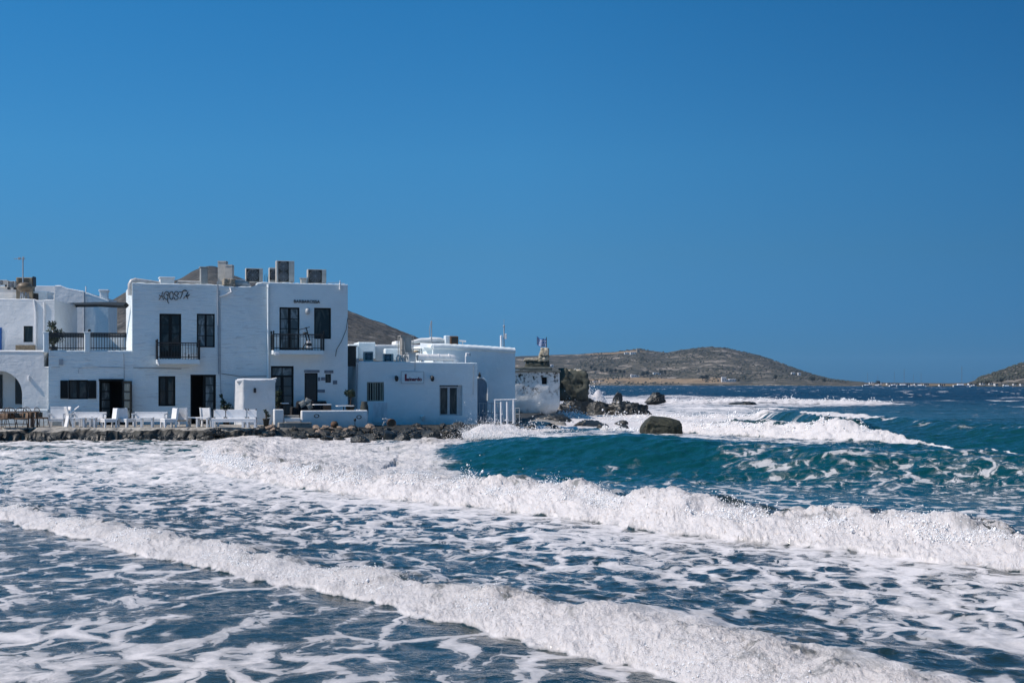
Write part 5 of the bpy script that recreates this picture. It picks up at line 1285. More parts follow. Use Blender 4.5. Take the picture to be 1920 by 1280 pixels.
t = on_roof(FM, 'antenna', 'small cluster of thin dark aerial rods behind the leftmost air conditioner', 'antenna', 499, 531, 1.0); m = MB()
for dx, h in ((-.10, .42), (-.02, .50), (.05, .33), (.09, .46)): m.tube([(dx, 0, -.1), (dx + .02, 0, h)], .010, 5)
m.build('rods', M_IRON, t)
t = on_roof(FM, 'roof_rail', 'thin rail and cable lying along the parapet at the right end of the tall block', 'rail', 614, 531, .5); m = MB(); m.tube([(0, 0, .02), (.55, 0, .05), (.9, 0, .0)], .015, 5); m.build('rail', M_PIPE, t)

# roof of the single-storey building
FV = FL
t = on_roof(FL, 'ventilation_duct', 'long round pale duct lying on the low roof with an elbow at its right end', 'duct', 782, 669.5, 1.0); k_ = S(FL, 0, 1, 1.0)
m = MB(); m.tube([(0, 0, 0), (30 * k_, 0, -.01), (62 * k_, 0, -.02), (70 * k_, 0, -.02), (76 * k_, 0, -.04), (80 * k_, 0, -.12), (81 * k_, 0, -.30)], 6.9 * k_, 16); m.build('duct', M_WPIPE, t)
m = MB()
for x in (.5, 22, 44, 66): m.tube([(x * k_, 0, 0), ((x + 1.2) * k_, 0, 0)], 7.4 * k_, 16)
for x in (12, 38, 58): m.box(x * k_ - .05, x * k_ + .05, -.12, .12, -10 * k_, -5 * k_)
m.build('duct_rings', M_WPIPE, t)
t, w, h = roof_box(FL, 'duct_box', 'pale cubic box joining the left end of the long roof duct', 'duct', 766, 780, 661, 679, .7, .6, M_GREYFRAME, .03)
t, w, h = roof_box(FL, 'vent_tower', 'upright metal vent tower in a light frame on the low roof', 'vent', 753, 772, 630, 680, 1.6, .5, M_ACBODY)
m = MB()
for sx in (-w - .06, w + .06):
    for sy in (-.06, .56): m.tube([(sx, sy, -.1), (sx, sy, h + .03)], .025, 5)
m.box(-w - .08, w + .08, -.08, .58, h + .0, h + .035); m.box(-w - .06, w + .06, -.07, -.05, h * .45, h * .48); m.build('frame', M_ACBODY, t)
m = MB(); m.tube([(-w * .4, -.03, h * .9), (-w * .5, -.05, h * .6), (-w * .2, -.05, h * .3)], .05, 6); m.build('cowl', M_ACBODY, t)
ac_unit(FL, 'small square air conditioner low on the roof beside the tall house', 683, 700, 659, 679, 1.4, 1, group='units on the low roof')
ac_unit(FL, 'flat dark air conditioner left of the bent hoses on the low roof', 720, 738, 663, 679, 1.2, 1, group='units on the low roof')
t, w, h = roof_box(FL, 'equipment_box', 'dark open box in the corner between tall house and low roof', 'box', 653, 668, 648, 681, .15, .8, M_ACGRILL, .05)
t = on_roof(FL, 'bent_hoses', 'pair of bent grey hoses rising over the low roof beside the vent tower', 'hose', 744, 680, .8); m = MB()
for dx in (0, .16, .34): m.tube([(dx, 0, -.05), (dx, 0, .28), (dx + .06, 0, .40), (dx + .20, .05, .36), (dx + .34, .05, .10)], .045, 7)
m.build('hoses', M_DUCT, t)
t = on_roof(FL, 'floodlight', 'small white floodlight on a post at the right end of the low roof', 'lamp', 873, 681, .15); m = MB(); m.tube([(0, 0, -.05), (0, 0, .40), (.04, 0, .48)], .03, 6); m.build('post', M_WHITEWOOD, t); m = MB(); m.bbox(.0, .22, -.08, .08, .38, .56, .03); m.build('head', M_WHITEWOOD, t); m = MB(); m.box(.221, .24, -.07, .07, .40, .54); m.build('lens', M_ACGRILL, t)
t = on_roof(FL, 'roof_frame', 'low yellowish metal frame between vent tower and duct box', 'frame', 775, 676, 2.2); m = MB()
for x in (0, .45):
    for zz in (.0,): m.tube([(x, 0, -.1), (x, 0, .65)], .02, 5); m.tube([(x, .4, -.1), (x, .4, .65)], .02, 5)
for zz in (.25, .45, .64): m.tube([(-.05, 0, zz), (.5, 0, zz)], .02, 5); m.tube([(-.05, .4, zz), (.5, .4, zz)], .02, 5)
m.build('frame', M_ACBODY, t); m = MB(); m.lathe([(.16, .0), (.20, .05), (.14, .12), (.02, .15)], (.2, .2, .42), 12); m.build('cowl', simple('ochre_metal', (.42, .34, .22), .6), t)
# far roof
t = thing('roof_vault', 'long lumpy sunlit whitewashed vault on the rear roof, under the thin antenna', 'roof structure', FR_.w(FR_.u(778, 3.2), 3.2, FR_.z(778, 641, 3.2)), FR_.a); k_ = S(FR_, 0, 1, 3.2)
m = MB(); m.tube([(-36 * k_, .6, -6 * k_), (-28 * k_, .5, -5 * k_), (-4 * k_, 0, 0), (12 * k_, 0, 3 * k_), (28 * k_, 0, 3.5 * k_), (31 * k_, 0, 4.5 * k_), (52 * k_, 0, 4 * k_), (60 * k_, 0, 2.5 * k_)], [2.6 * k_, 3.4 * k_, 3.6 * k_, 5 * k_, 5 * k_, 5.6 * k_, 5.4 * k_, 4 * k_], 12); m.build('vault', PL_AGED, t)
roof_box(FR_, 'chimney', 'small square white chimney stub at the right end of the lumpy vault', 'chimney', 835, 844, 629, 648, 2.8, .5, PL_SMOOTH)
t = thing('roof_vent', 'square dark-mouthed roof vent tilted on the rear parapet', 'vent', FR_.w(FR_.u(853, 2.6), 2.6, FR_.z(853, 645, 2.6)), FR_.a); m = MB(); m.box(-.24, .20, 0, .4, .0, .46, tilt=.12); m.build('housing', M_BROWN, t); m = MB(); m.box(-.19, .15, -.03, .0, .06, .40); m.build('mouth', M_ACGRILL, t)
t = thing('roof_pipe', 'short white pipe stub right of the dark-mouthed roof vent', 'pipe', FR_.w(FR_.u(861, 2.6), 2.6, FR_.z(861, 640, 2.6)), FR_.a); m = MB(); m.tube([(0, 0, .04), (.40, 0, 0)], .055, 7); m.tube([(.2, 0, 0), (.2, 0, -.25)], .03, 5); m.build('pipe', M_WPIPE, t)
def antenna(label, F, px, top, foot, v, style):
    t = thing('antenna', label, 'antenna', F.w(F.u(px, v), v, F.z(px, foot, v)), F.a); h = F.z(px, top, v) - F.z(px, foot, v)
    m = MB(); m.tube([(0, 0, -.2), (0, 0, h)], .035, 6); m.build('mast', M_PIPE, t)
    m = MB()
    if style == 'loop': m.tube([(0, 0, h), (-.06, 0, h - .2), (-.12, 0, h - .5), (-.10, 0, h - .9)], .02, 5); m.build('rod', M_PIPE, t)
    if style == 'whip': m.tube([(0, 0, h), (0, 0, h + .35)], .012, 4); m.lathe([(.05, -.1), (.06, 0), (.03, .05)], (0, 0, h - .02), 8); m.build('whip', M_PIPE, t); m = MB(); m.bbox(-.22, -.10, -.05, .08, .05, .75, .02); m.bbox(.04, .16, -.05, .08, .55, .85, .02); m.build('radio_box', M_WHITEWOOD, t)
    if style == 'arrow':
        m.tube([(-.45, 0, h), (.12, 0, h + .0)], .016, 5)
        for x in (-.4, -.3, -.2): m.tube([(x, -.15, h), (x, .15, h)], .01, 4)
        m.bbox(-.24, -.12, -.04, .04, h - .05, h + .07, .01); m.bbox(-.03, .06, -.04, .04, h - .06, h + .10, .01); m.build('aerial', M_PIPE, t)
    return t
antenna('thin antenna mast with a side rod standing above the lumpy vault', FR_, 809, 601, 634, 3.0, 'loop')
antenna('slim antenna mast with small white radio boxes on the rear building', FR_, 945, 610, 653, 1.5, 'whip')
antenna('tall thin mast with a small aerial rising over the far left roof', FU, 43, 485, 562, 1.6, 'arrow')
# left roof
t = thing('water_tank', 'brown rusty round water tank on a stand, far left roof', 'water tank', FU.w(FU.u(46, .8), .8, FU.z(46, 562, .8)), 0); k_ = S(FU, 0, 1, .8)
m = MB(); m.lathe([(.02, -9 * k_), (7 * k_, -8.5 * k_), (12 * k_, -6 * k_), (14.5 * k_, -1 * k_), (14.5 * k_, 2 * k_), (12 * k_, 6.5 * k_), (7 * k_, 9 * k_), (.02, 10 * k_)], (0, 0, 23 * k_), 20); m.build('tank', simple('rusty_tank', (.16, .12, .075), .5, var=.3, scale=2.5, bump=.02), t)
m = MB()
for a_ in range(6): m.tube([(9 * k_ * math.cos(a_), 9 * k_ * math.sin(a_), -.05), (6 * k_ * math.cos(a_ + .5), 6 * k_ * math.sin(a_ + .5), 17 * k_)], .025, 5)
m.build('stand', M_PIPE, t)
t, w, h = roof_box(FU, 'louvred_box', 'tan louvred equipment box behind the brown water tank', 'box', 30, 61, 520, 562, 2.2, .5, simple('tan_metal', (.30, .24, .16), .7, var=.15))
m = MB()
for k in range(5): m.box(-w * .7, w * .6, -.03, .0, h - .12 - k * .12, h - .06 - k * .12)
m.build('louvres', M_ACGRILL, t); m = MB(); m.box(w + .002, w + .06, -.02, .5, h * .6, h + .05); m.build('side_panel', M_IRON, t)
ac_unit(FU, 'pale air conditioner at the far left roof edge, left of the brown tank', 13, 29, 527, 541, 1.9, 1, group='units on the far left roof', depth=.3)
ac_unit(FU, 'dark-topped unit cut by the left picture edge on the far left roof', -8, 14, 525, 536, 2.4, 1, group='units on the far left roof')
t, w, h = roof_box(FU, 'roof_cabin', 'low pale roof cabin behind the far left parapet', 'roof structure', -40, 32, 536, 562, 2.9, 2.0, PL_AGED, .10)
t, w, h = roof_box(FU, 'roof_cabin', 'small roof cabin with dark opening right of the water tank', 'roof structure', 56, 88, 546, 562, 2.4, 1.4, PL_SMOOTH, .08); m = MB(); m.box(-w * .9, -w * .0, -.02, .03, .0, h - .12); m.build('opening', M_ACGRILL, t)
t, w, h = roof_box(FH, 'parapet', 'blotchy white parapet block left of the narrow-windowed rear house', 'wall', 62, 103, 536, 562, .8, 2.0, PL_AGED, .0)

# ================================================================== TERRACE FURNITURE
ZT = .575
M_CUSH = simple('black_cushion', (.010, .012, .016), .9, var=.2)
def tpos(px, Y): return ((px - 960) / FPX * Y, Y, ZT)
def slat_chair():
    t = thing('armchair', '', 'armchair')
    m = MB(); m.bbox(-.30, .30, -.30, .30, .34, .40, .012); m.build('seat', M_WHITEWOOD, t)
    m = MB(); m.box(-.30, .30, .24, .29, .40, .88, tilt=-.12, piv=(0, .27, .40)); m.box(-.31, -.24, .27, .34, .34, .90, tilt=-.12, piv=(0, .27, .40)); m.box(.24, .31, .27, .34, .34, .90, tilt=-.12, piv=(0, .27, .40)); m.build('backrest', M_WHITEWOOD, t)
    for sx in (-1, 1):
        for sy in (-1, 1): m = MB(); m.box(sx * .265 - .035, sx * .265 + .035, sy * .255 - .035, sy * .255 + .035, 0, .338); m.build('leg', M_WHITEWOOD, t)
    m = MB(); m.box(-.23, .23, -.285, -.255, .25, .335); m.box(-.285, -.255, -.22, .22, .25, .335); m.box(.255, .285, -.22, .22, .25, .335); m.build('apron', M_WHITEWOOD, t)
    return t
def bench(w=1.6, back=.82, arms=True, posts=0, seat_h=.38):
    t = thing('bench', '', 'bench')
    m = MB(); m.bbox(-w / 2, w / 2, -.28, .28, seat_h - .06, seat_h, .012); m.build('seat', M_WHITEWOOD, t)
    m = MB(); m.box(-w / 2, w / 2, .24, .29, seat_h + .01, back - .0, tilt=-.06, piv=(0, .27, seat_h)); m.box(-w / 2 - .01, w / 2 + .01, .23, .31, back - .02, back + .03, tilt=-.06, piv=(0, .27, seat_h)); m.build('backrest', M_WHITEWOOD, t)
    m = MB(); m.box(-w / 2 + .08, w / 2 - .08, -.275, -.245, seat_h - .15, seat_h - .063); m.build('apron', M_WHITEWOOD, t)
    for sx in (-1, 1):
        for sy in (-1, 1): m = MB(); m.box(sx * (w / 2 - .05) - .04, sx * (w / 2 - .05) + .04, sy * .235 - .04, sy * .235 + .04, 0, seat_h - .062); m.build('leg', M_WHITEWOOD, t)
    if arms:
        for sx in (-1, 1):
            m = MB(); x = sx * (w / 2 + .0); m.box(x - .035, x + .035, -.30, .27, seat_h + .19, seat_h + .24); m.box(x - .03, x + .03, -.29, -.22, seat_h + .002, seat_h + .188); m.build('armrest', M_WHITEWOOD, t)
    return t
def small_table(w=.6, d=.5, h=.44):
    t = thing('side_table', '', 'table'); m = MB(); m.bbox(-w / 2, w / 2, -d / 2, d / 2, h - .05, h, .01); m.build('tabletop', M_WHITEWOOD, t)
    for sx in (-1, 1):
        for sy in (-1, 1): m = MB(); m.box(sx * (w / 2 - .05) - .035, sx * (w / 2 - .05) + .035, sy * (d / 2 - .05) - .035, sy * (d / 2 - .05) + .035, 0, h - .052); m.build('leg', M_WHITEWOOD, t)
    return t
def place(proto, used, px, Y, rz, label, group):
    o = proto if not used[0] else copy_tree(proto); used[0] = True
    o.location = tpos(px, Y); o.rotation_euler = (0, 0, math.radians(rz)); o['label'] = label; o['group'] = group; return o
pc, uc_ = slat_chair(), [False]
for px, Y, rz, lb in ((204, 65.9, -56, 'white wooden armchair facing left, right of the small tables before the open double door'), (238, 66.2, 58, 'white wooden armchair seen from behind its back, just right of the open double door'),
                      (316, 65.9, -56, 'white wooden armchair facing left, below the ground-floor window'), (343, 66.6, 176, 'white wooden armchair turned its back to the sea, before the black doorway'),
                      (394, 67.4, 150, 'white wooden armchair tucked behind the left end of the panelled sofa')):
    place(pc, uc_, px, Y, rz, lb, 'white wooden armchairs on the quay')
bb, ub = bench(1.55, .63, True, seat_h=.36), [False]
for px, Y, rz, lb in ((166, 68.2, 0, 'long white bench under the shuttered window'), (281, 68.4, 0, 'long white bench against the wall under the small ground-floor window')):
    place(bb, ub, px, Y, rz, lb, 'long white wall benches')
t = bench(.72, .90, True); t.location = tpos(107, 67.6); t.rotation_euler = (0, 0, math.radians(6)); tag(t, 'high-backed white slatted bench at the corner of the low sunlit wall', 'bench')
t = thing('lounge_chair', 'tilted white folding chair with splayed legs and one raised arm', 'chair', tpos(123, 66.0), math.radians(-60))
m = MB(); m.box(-.28, .28, -.02, .03, .02, .98, tilt=-.20, piv=(0, 0, 0)); m.build('backrest', M_WHITEWOOD, t); m = MB(); m.box(-.28, .28, -.03, .02, .02, .95, tilt=.28, piv=(0, .0, .95)); m.build('seat', M_WHITEWOOD, t); m = MB(); m.tube([(.28, .10, .62), (.26, .55, .98)], .03, 4, smooth=False); m.build('armrest', M_WHITEWOOD, t)
pt, ut = small_table(.58, .5, .46), [False]
for px, Y, rz, lb in ((148, 65.7, 8, 'small white table beside the tilted folding chair'), (161, 67.2, 4, 'small white table under the long bench by the shuttered window'), (169, 66.0, 3, 'small white table left of the armchair that faces left before the double door'),
                      (276, 66.2, 5, 'small white table in front of the bench below the small window'), (362, 66.6, 3, 'small white table before the left leaf of the black doorway'), (381, 66.4, -4, 'small white table before the right leaf of the black doorway')):
    place(pt, ut, px, Y, rz, lb, 'small white tables on the quay')
# panelled sofa
t = thing('sofa', 'big white panelled wooden sofa with dark cushion ties, right end of the row', 'sofa', tpos(440, 65.6), math.radians(3))
W_ = 82 / FPX * 65.6
m = MB(); m.bbox(-W_ / 2, W_ / 2, -.30, .30, .36, .43, .012); m.build('seat', M_WHITEWOOD, t)
m = MB(); m.box(-W_ / 2 + .06, W_ / 2 - .06, -.295, -.265, .26, .357); m.build('apron', M_WHITEWOOD, t)
xs_ = (-W_ / 2, -W_ / 2 + .42, .30, .42, W_ / 2)
for a, b in ((-W_ / 2 + .02, -.46), (-.42, .50), (.56, W_ / 2 - .02)):
    m = MB(); m.bbox(a, b, .20, .27, .43, .83, .01); m.build('back_panel', M_WHITEWOOD, t)
for x in (-W_ / 2 + .05, .40, .62, W_ / 2 - .05):
    for y in (-.25, .25): m = MB(); m.box(x - .045, x + .045, y - .04, y + .04, 0, .358); m.build('leg', M_WHITEWOOD, t)
m = MB()
for x in (-W_ / 2 + .06, -.50, -.40, .48, .60, W_ / 2 - .05):
    for z_ in (.45, .83): m.lathe([(.0, -.04), (.045, 0), (.0, .04)], (x, .17, z_), 6)
m.build('cushion_ties', M_IRON, t)
# wicker and iron group at far left
M_WICK = simple('brown_wicker', (.20, .13, .085), .8, var=.3, scale=30, bump=.004, stretch=(1, 1, 2)); M_RUSTIRON = simple('rusty_brown_iron', (.075, .050, .038), .6, var=.2)
def hoop_chair():
    t = thing('wicker_chair', '', 'chair')
    m = MB(); arc = [(.34 * math.sin(a), .20 + .06 * math.cos(a), .40 + .52 * math.cos(a * .9)) for a in np.linspace(-1.75, 1.75, 15)]; m.tube(arc, .018, 6)
    for k in (-.2, -.1, 0, .1, .2): m.tube([(k * .9, .22, .42), (k * 1.1, .25, .90 - abs(k) * .4)], .009, 5)
    m.build('back_hoop', M_RUSTIRON, t)
    m = MB(); m.lathe([(.05, .38), (.29, .39), (.31, .42), (.28, .45), (.05, .44)], (0, 0, 0), 14); m.build('seat', M_WICK, t)
    m = MB(); vs = []; fs = []
    for a in np.linspace(-1.2, 1.2, 9): vs += [(.31 * math.sin(a), .03 + .24 * math.cos(a), .44), (.34 * math.sin(a), .03 + .27 * math.cos(a), .68)]
    vs += [(x * .95, y - .02, z) for x, y, z in vs]; n_ = 18
    for k in range(8): a = 2 * k; fs += [(a, a + 2, a + 3, a + 1), (n_ + a, n_ + a + 1, n_ + a + 3, n_ + a + 2), (a + 1, a + 3, n_ + a + 3, n_ + a + 1)]
    m.add(vs, fs, True); m.build('backrest', M_WICK, t)
    for sx in (-1, 1):
        for sy in (-1, 1): m = MB(); m.tube([(sx * .20, sy * .20, .39), (sx * .27, sy * .26, 0)], .016, 6); m.build('leg', M_RUSTIRON, t)
    return t
ph, uh = hoop_chair(), [False]
for px, Y, rz, lb in ((20, 66.0, 190, 'hoop-backed wicker chair behind the long brown table'), (58, 67.0, 150, 'hoop-backed wicker chair with tall bare hoop, right of the brown table'), (40, 64.9, 20, 'hoop-backed wicker chair in front of the brown table, nearest its right leg'), (3, 64.7, -30, 'hoop-backed wicker chair cut by the left picture edge'), (78, 66.6, 80, 'thin hoop-backed chair standing alone before the low sunlit wall')):
    place(ph, uh, px, Y, rz, lb, 'wicker chairs at the left end of the quay')
t = thing('long_table', 'long brown iron and wood table at the left end of the quay', 'table', tpos(32, 65.6), math.radians(2))
m = MB(); m.bbox(-1.25, .92, -.35, .35, .70, .74, .01); m.build('tabletop', M_WICK, t)
for x in (-1.1, .60, .84):
    for y in (-.28, .28): m = MB(); m.box(x - .03, x + .03, y - .03, y + .03, 0, .698); m.build('leg', M_RUSTIRON, t)
m = MB(); m.box(-1.05, .56, -.29, -.26, .16, .19); m.build('stretcher', M_RUSTIRON, t)

# plants
def leaves(n, rx, rz, seed, size=.07, droop=.0):
    rg = np.random.default_rng(seed); vs = []; fs = []
    for i in range(n):
        d = rg.normal(size=3); d /= np.linalg.norm(d); r = rg.random() ** .45; c = d * np.array([rx, rx, rz]) * r * (1 + .25 * math.sin(d[0] * 5 + seed)); a = rg.normal(size=3); a /= np.linalg.norm(a); b = np.cross(a, d); b /= (np.linalg.norm(b) + 1e-6); s = size * rg.uniform(.6, 1.4)
        k = len(vs); vs += [tuple(c - a * s), tuple(c + b * s * .4), tuple(c + a * s), tuple(c - b * s * .4)]; fs.append((k, k + 1, k + 2, k + 3))
    return vs, fs
def plant(label, pos, pot_r, pot_h, crowns, pot_mat=None, trunk=None, name='potted_plant'):
    t = thing(name, label, 'potted plant', pos, 0)
    if pot_r: m = MB(); m.lathe([(pot_r * .7, 0), (pot_r * .95, pot_h * .8), (pot_r * 1.05, pot_h * .82), (pot_r * 1.05, pot_h), (pot_r * .85, pot_h * .98), (pot_r * .8, pot_h * .9)], (0, 0, 0), 14); m.build('pot', pot_mat or M_TERRA, t)
    m = MB()
    for i, (x, z, rx, rz, n) in enumerate(crowns): m.tube([(0, 0, pot_h * .9), (x * .5, .02, (pot_h + z) / 2), (x, 0, z)], [.02, .015, .01], 5)
    m.build('stem', M_BROWN, t)
    for i, (x, z, rx, rz, n) in enumerate(crowns):
        m = MB(); vs, fs = leaves(n, rx, rz, 11 * i + int(abs(pos[0]) * 10)); m.add([(a + x, b, c + z) for a, b, c in vs], fs); m.build('foliage', M_LEAF, t)
    return t
plant('dark bushy plant in a pot between the black doorway and the rounded wall', FM.w(FM.u(424, -.7), -.7, .02), .20, .34, [(-.02, .80, .30, .34, 420), (-.16, 1.12, .15, .14, 120), (-.24, 1.42, .10, .10, 70), (.20, .62, .22, .22, 200)])
plant('small spindly plant in a tall dark pot, right of the rounded wall', tpos(499, 67.6), .16, .38, [(.02, .62, .10, .14, 40), (-.06, .75, .06, .08, 20), (.12, .50, .10, .06, 20)])
plant('leafy plant in the shade beside the tall glazed door behind the rounded wall', FM.w(FM.u(522, -1.2), -1.2, .45), .17, .35, [(0, .75, .22, .35, 300), (.05, 1.15, .18, .22, 160)])
plant('clipped round-headed small tree in a dark square pot on the terrace', FM.w(FM.u(657, -1.4), -1.4, .48), .22, .50, [(0, 1.10, .27, .17, 380), (.06, 1.0, .2, .12, 120)], name='potted_tree')
t = thing('potted_tree', 'leafy dark bush behind the left end of the roof terrace railing', 'potted plant', FM.w(FM.u(101, 1.2), 1.2, FM.z(101, 658, 1.2)), 0); m = MB(); vs, fs = leaves(520, .42, .5, 3, .09); m.add([(a, b, c + .75) for a, b, c in vs], fs); m.build('foliage', M_LEAF, t); m = MB(); vs, fs = leaves(120, .20, .22, 6, .08); m.add([(a - .05, b, c + 1.3) for a, b, c in vs], fs); m.build('foliage', M_LEAF, t); m = MB(); m.lathe([(.15, -.3), (.2, .2), (.18, .22)], (0, 0, 0), 10); m.build('pot', M_TERRA, t); m = MB(); m.tube([(0, 0, .1), (.02, 0, .8), (-.05, 0, 1.3)], .02, 5); m.build('stem', M_BROWN, t)

# rounded wall in front of the door
def build_round_wall():
    t = thing('screen_wall', 'thick white plaster screen wall with rounded end and a small dark lamp', 'wall', FM.w(FM.u(479, -1.9), -1.9, -.6), FM.a)
    u0 = FM.u(443, -1.9) - FM.u(479, -1.9); u1 = FM.u(516, -1.9) - FM.u(479, -1.9); zt = FM.z(479, 713, -1.9) + .6; n = 34; nz = 18; vs = []; fs = []
    w = u1 - u0
    for i in range(n + 1):
        t_ = i / n
        if t_ < .3: a = math.pi / 2 * (1 - t_ / .3); x = u0 + .34 * (1 - math.sin(a)) ; y = .42 * (math.sin(a)) * 1.0
        else: x = u0 + .34 + (w - .34) * (t_ - .3) / .7; y = 0
        for k in range(nz + 1):
            z = zt * k / nz; bump = .045 * float(fbm(np.array([x * 1.6]), np.array([z * 1.6]), 44, 3)[0])
            top = .05 * math.sin(t_ * 7) if k == nz else 0
            vs.append((x - (.05 * (1 - k / nz) if t_ < .15 else 0), y + bump + .10 * (1 - k / nz), z + top))
    for i in range(n):
        for k in range(nz): a = i * (nz + 1) + k; fs.append((a, a + nz + 1, a + nz + 2, a + 1))
    m = MB(); m.add(vs, fs, True)
    b = len(m.v); m.add([(u0, .42, 0), (u1, .42, 0), (u1, .42, zt), (u0, .42, zt), (u1, 0.1, 0), (u1, 0, zt)], [(1, 0, 3, 2), (4, 1, 2, 5)])
    m.tube([(u0 + .10, .28, zt - .03), (u0 + .34, .12, zt - .01), (u1 - .1, .10, zt - .02), (u1, .16, zt - .03)], .11, 8); m.tube([(u0 + .1, .34, zt - .04), (u1, .34, zt - .04)], .10, 8)
    m.build('wall', PL_AGED, t)
    m = MB(); x = FM.u(477.5, -1.9) - FM.u(479, -1.9); z = FM.z(478, 731, -1.9) + .6; m.bbox(x - .06, x + .06, -.10, .0, z - .13, z + .10, .02); m.build('wall_lamp', M_IRON, t)
    s2 = thing('roof_slab', 'thin rough whitewashed slab projecting from the top of the screen wall', 'slab', FM.w(FM.u(500, -1.8), -1.8, FM.z(500, 714, -1.8)), FM.a); m = MB(); m.add([(-.15, 0, -.02), (.5, 0, .10), (.55, .5, .12), (-.15, .5, .0), (-.15, 0, .03), (.5, 0, .15), (.55, .5, .17), (-.15, .5, .05)], [(0, 1, 5, 4), (4, 5, 6, 7), (3, 2, 1, 0), (1, 2, 6, 5), (0, 4, 7, 3)]); m.build('slab', PL_AGED, s2)
build_round_wall()
# low terrace wall with round lights, steps
VT = -2.6
t = FM.root('terrace_wall', 'low white wall with two round lights below the dark sofa', 'wall'); m = MB()
u0, u1, z0, z1 = FM.rect(565, 690, 769, 800, VT); m.bbox(u0, u1, VT, VT + .28, -.9, z1, .05)
m.build('wall', PL_AGED, t)
m = MB(); u0_, u1_, z0_, z1_ = FM.rect(514, 532, 767, 800, VT); m.bbox(FM.u(514, VT), FM.u(532, VT), VT, VT + .4, -.9, z1_, .04); m.build('gate_pier', PL_AGED, t)
for px, py in ((593.5, 779.5), (673, 781.5)):
    x = FM.u(px, VT); z = FM.z(px, py, VT); m = MB(); m.tube([(x + .115 * math.cos(a), VT - .01, z + .075 * math.sin(a)) for a in np.linspace(0, 2 * math.pi, 17)], .022, 6, cap=False); lo = m.build('light', M_IRON, t)
    m = MB(); m.prism([(x + .075 * math.cos(a), z + .055 * math.sin(a)) for a in np.linspace(0, 2 * math.pi, 13)[:-1]], VT - .02, VT + .01); m.build('lens', M_WHITEWOOD, lo)
m = MB(); u2 = FM.u(690, VT); m.bbox(u2 - .28, u2, VT + .28, -.1, -.9, z1, .04); m.build('side_wall', PL_AGED, t)
m = MB(); m.box(FM.u(514, VT), u2 - .1, VT + .25, -.02, -.9, FM.z(600, 790, VT + 1)); m.build('terrace_floor', M_QUAY, t)
t = FM.root('steps', 'short flight of pale stone steps leading up to the tall glazed door', 'steps')
ua, ub_ = FM.u(533, VT), FM.u(564, VT)
zs_ = FM.z(548, 789, VT)
for k, (v0, dz) in enumerate(((VT - .35, -.02), (VT - .0, .14), (VT + .3, .28))): m = MB(); m.bbox(ua + .01, ub_ - .01, v0, v0 + .5, -.9, zs_ + dz, .02); m.build('step', M_QUAY if k != 1 else PL_AGED, t)
t = thing('stone_ledge', 'flat pale stone ledge at the foot of the entrance steps', 'ledge', FM.w(FM.u(552, VT - .8), VT - .8, 0), FM.a); m = MB(); m.bbox(-.75, .85, 0, .45, -.5, FM.z(552, 792, VT - .8), .02); m.build('ledge', M_QUAY, t)
# things on the terrace
zf = FM.z(600, 790, VT + 1)
t = thing('sofa', 'black cushioned sofa against the terrace wall under the small side door', 'sofa', FM.w(FM.u(583, -.7), -.7, zf), FM.a)
m = MB(); m.bbox(-.95, .85, -.45, .35, .05, .40, .06); m.build('seat', M_CUSH, t); m = MB(); m.bbox(-.70, .85, .15, .40, .40, 1.02, .08); m.build('backrest', M_CUSH, t); m = MB(); m.bbox(-1.02, -.72, -.45, .35, .05, .72, .06); m.build('armrest', M_CUSH, t)
M_PILLOW = simple('striped_pillow', (.30, .31, .29), .9, var=.30, scale=16, col2=(.06, .065, .06), stretch=(4, 1, 1))
def pillow(label, px, py, v, tilt, s=.165):
    m = MB(); n = 7; vs = []; fs = []
    for i in range(n + 1):
        for k in range(n + 1):
            x = i / n * 2 - 1; z = k / n * 2 - 1; th = .33 * (1 - x ** 4) * (1 - z ** 4); q = 1 - .10 * (x * x * z * z == 0); vs += [(x * s * (1 - .12 * (1 - abs(z))), -th * s, z * s * (1 - .12 * (1 - abs(x))))]
    nv = len(vs); vs += [(x, -y, z) for x, y, z in vs]
    for i in range(n):
        for k in range(n): a = i * (n + 1) + k; fs += [(a, a + n + 1, a + n + 2, a + 1), (nv + a, nv + a + 1, nv + a + n + 2, nv + a + n + 1)]
    m.add(vs, fs, True); o = m.build('pillow', M_PILLOW); o.location = FM.w(FM.u(px, v), v, FM.z(px, py, v)); o.rotation_euler = (-.3, tilt, FM.a); tag(o, label, 'pillow', 'pillows on the terrace sofa'); return o
pillow('grey-white pillow leaning right, topmost on the black sofa', 577, 752, -1.35, .5)
pillow('grey pillow with a pointed corner at the left end of the black sofa', 567, 757, -1.45, -.5)
pillow('grey pillow lying low in front of the other sofa pillows', 581, 762, -1.6, 1.1, .15)
def cafe_table(label, px0, px1, py, v):
    z = FM.z((px0 + px1) / 2, py, v); w = FM.u(px1, v) - FM.u(px0, v); t = thing('cafe_table', label, 'table', FM.w((FM.u(px0, v) + FM.u(px1, v)) / 2, v, zf), FM.a, 'white-topped tables on the terrace'); h = z - zf
    m = MB(); m.bbox(-w / 2, w / 2, -.28, .28, h - .04, h, .01); m.build('tabletop', M_WHITEWOOD, t)
    for x in (-.06, .06): m = MB(); m.tube([(x, 0, 0), (x, 0, h - .04)], .025, 6); m.build('leg', M_IRON, t)
    m = MB(); m.box(-.22, .22, -.22, .22, 0, .03); m.build('base', M_IRON, t)
cafe_table('white-topped table in front of the black sofa', 587, 620, 757.5, -1.7); cafe_table('white-topped table beside the potted round-headed tree', 631, 662, 760, -1.8); cafe_table('tiny white-topped table before the tall glazed door', 527, 540, 755, -1.5)
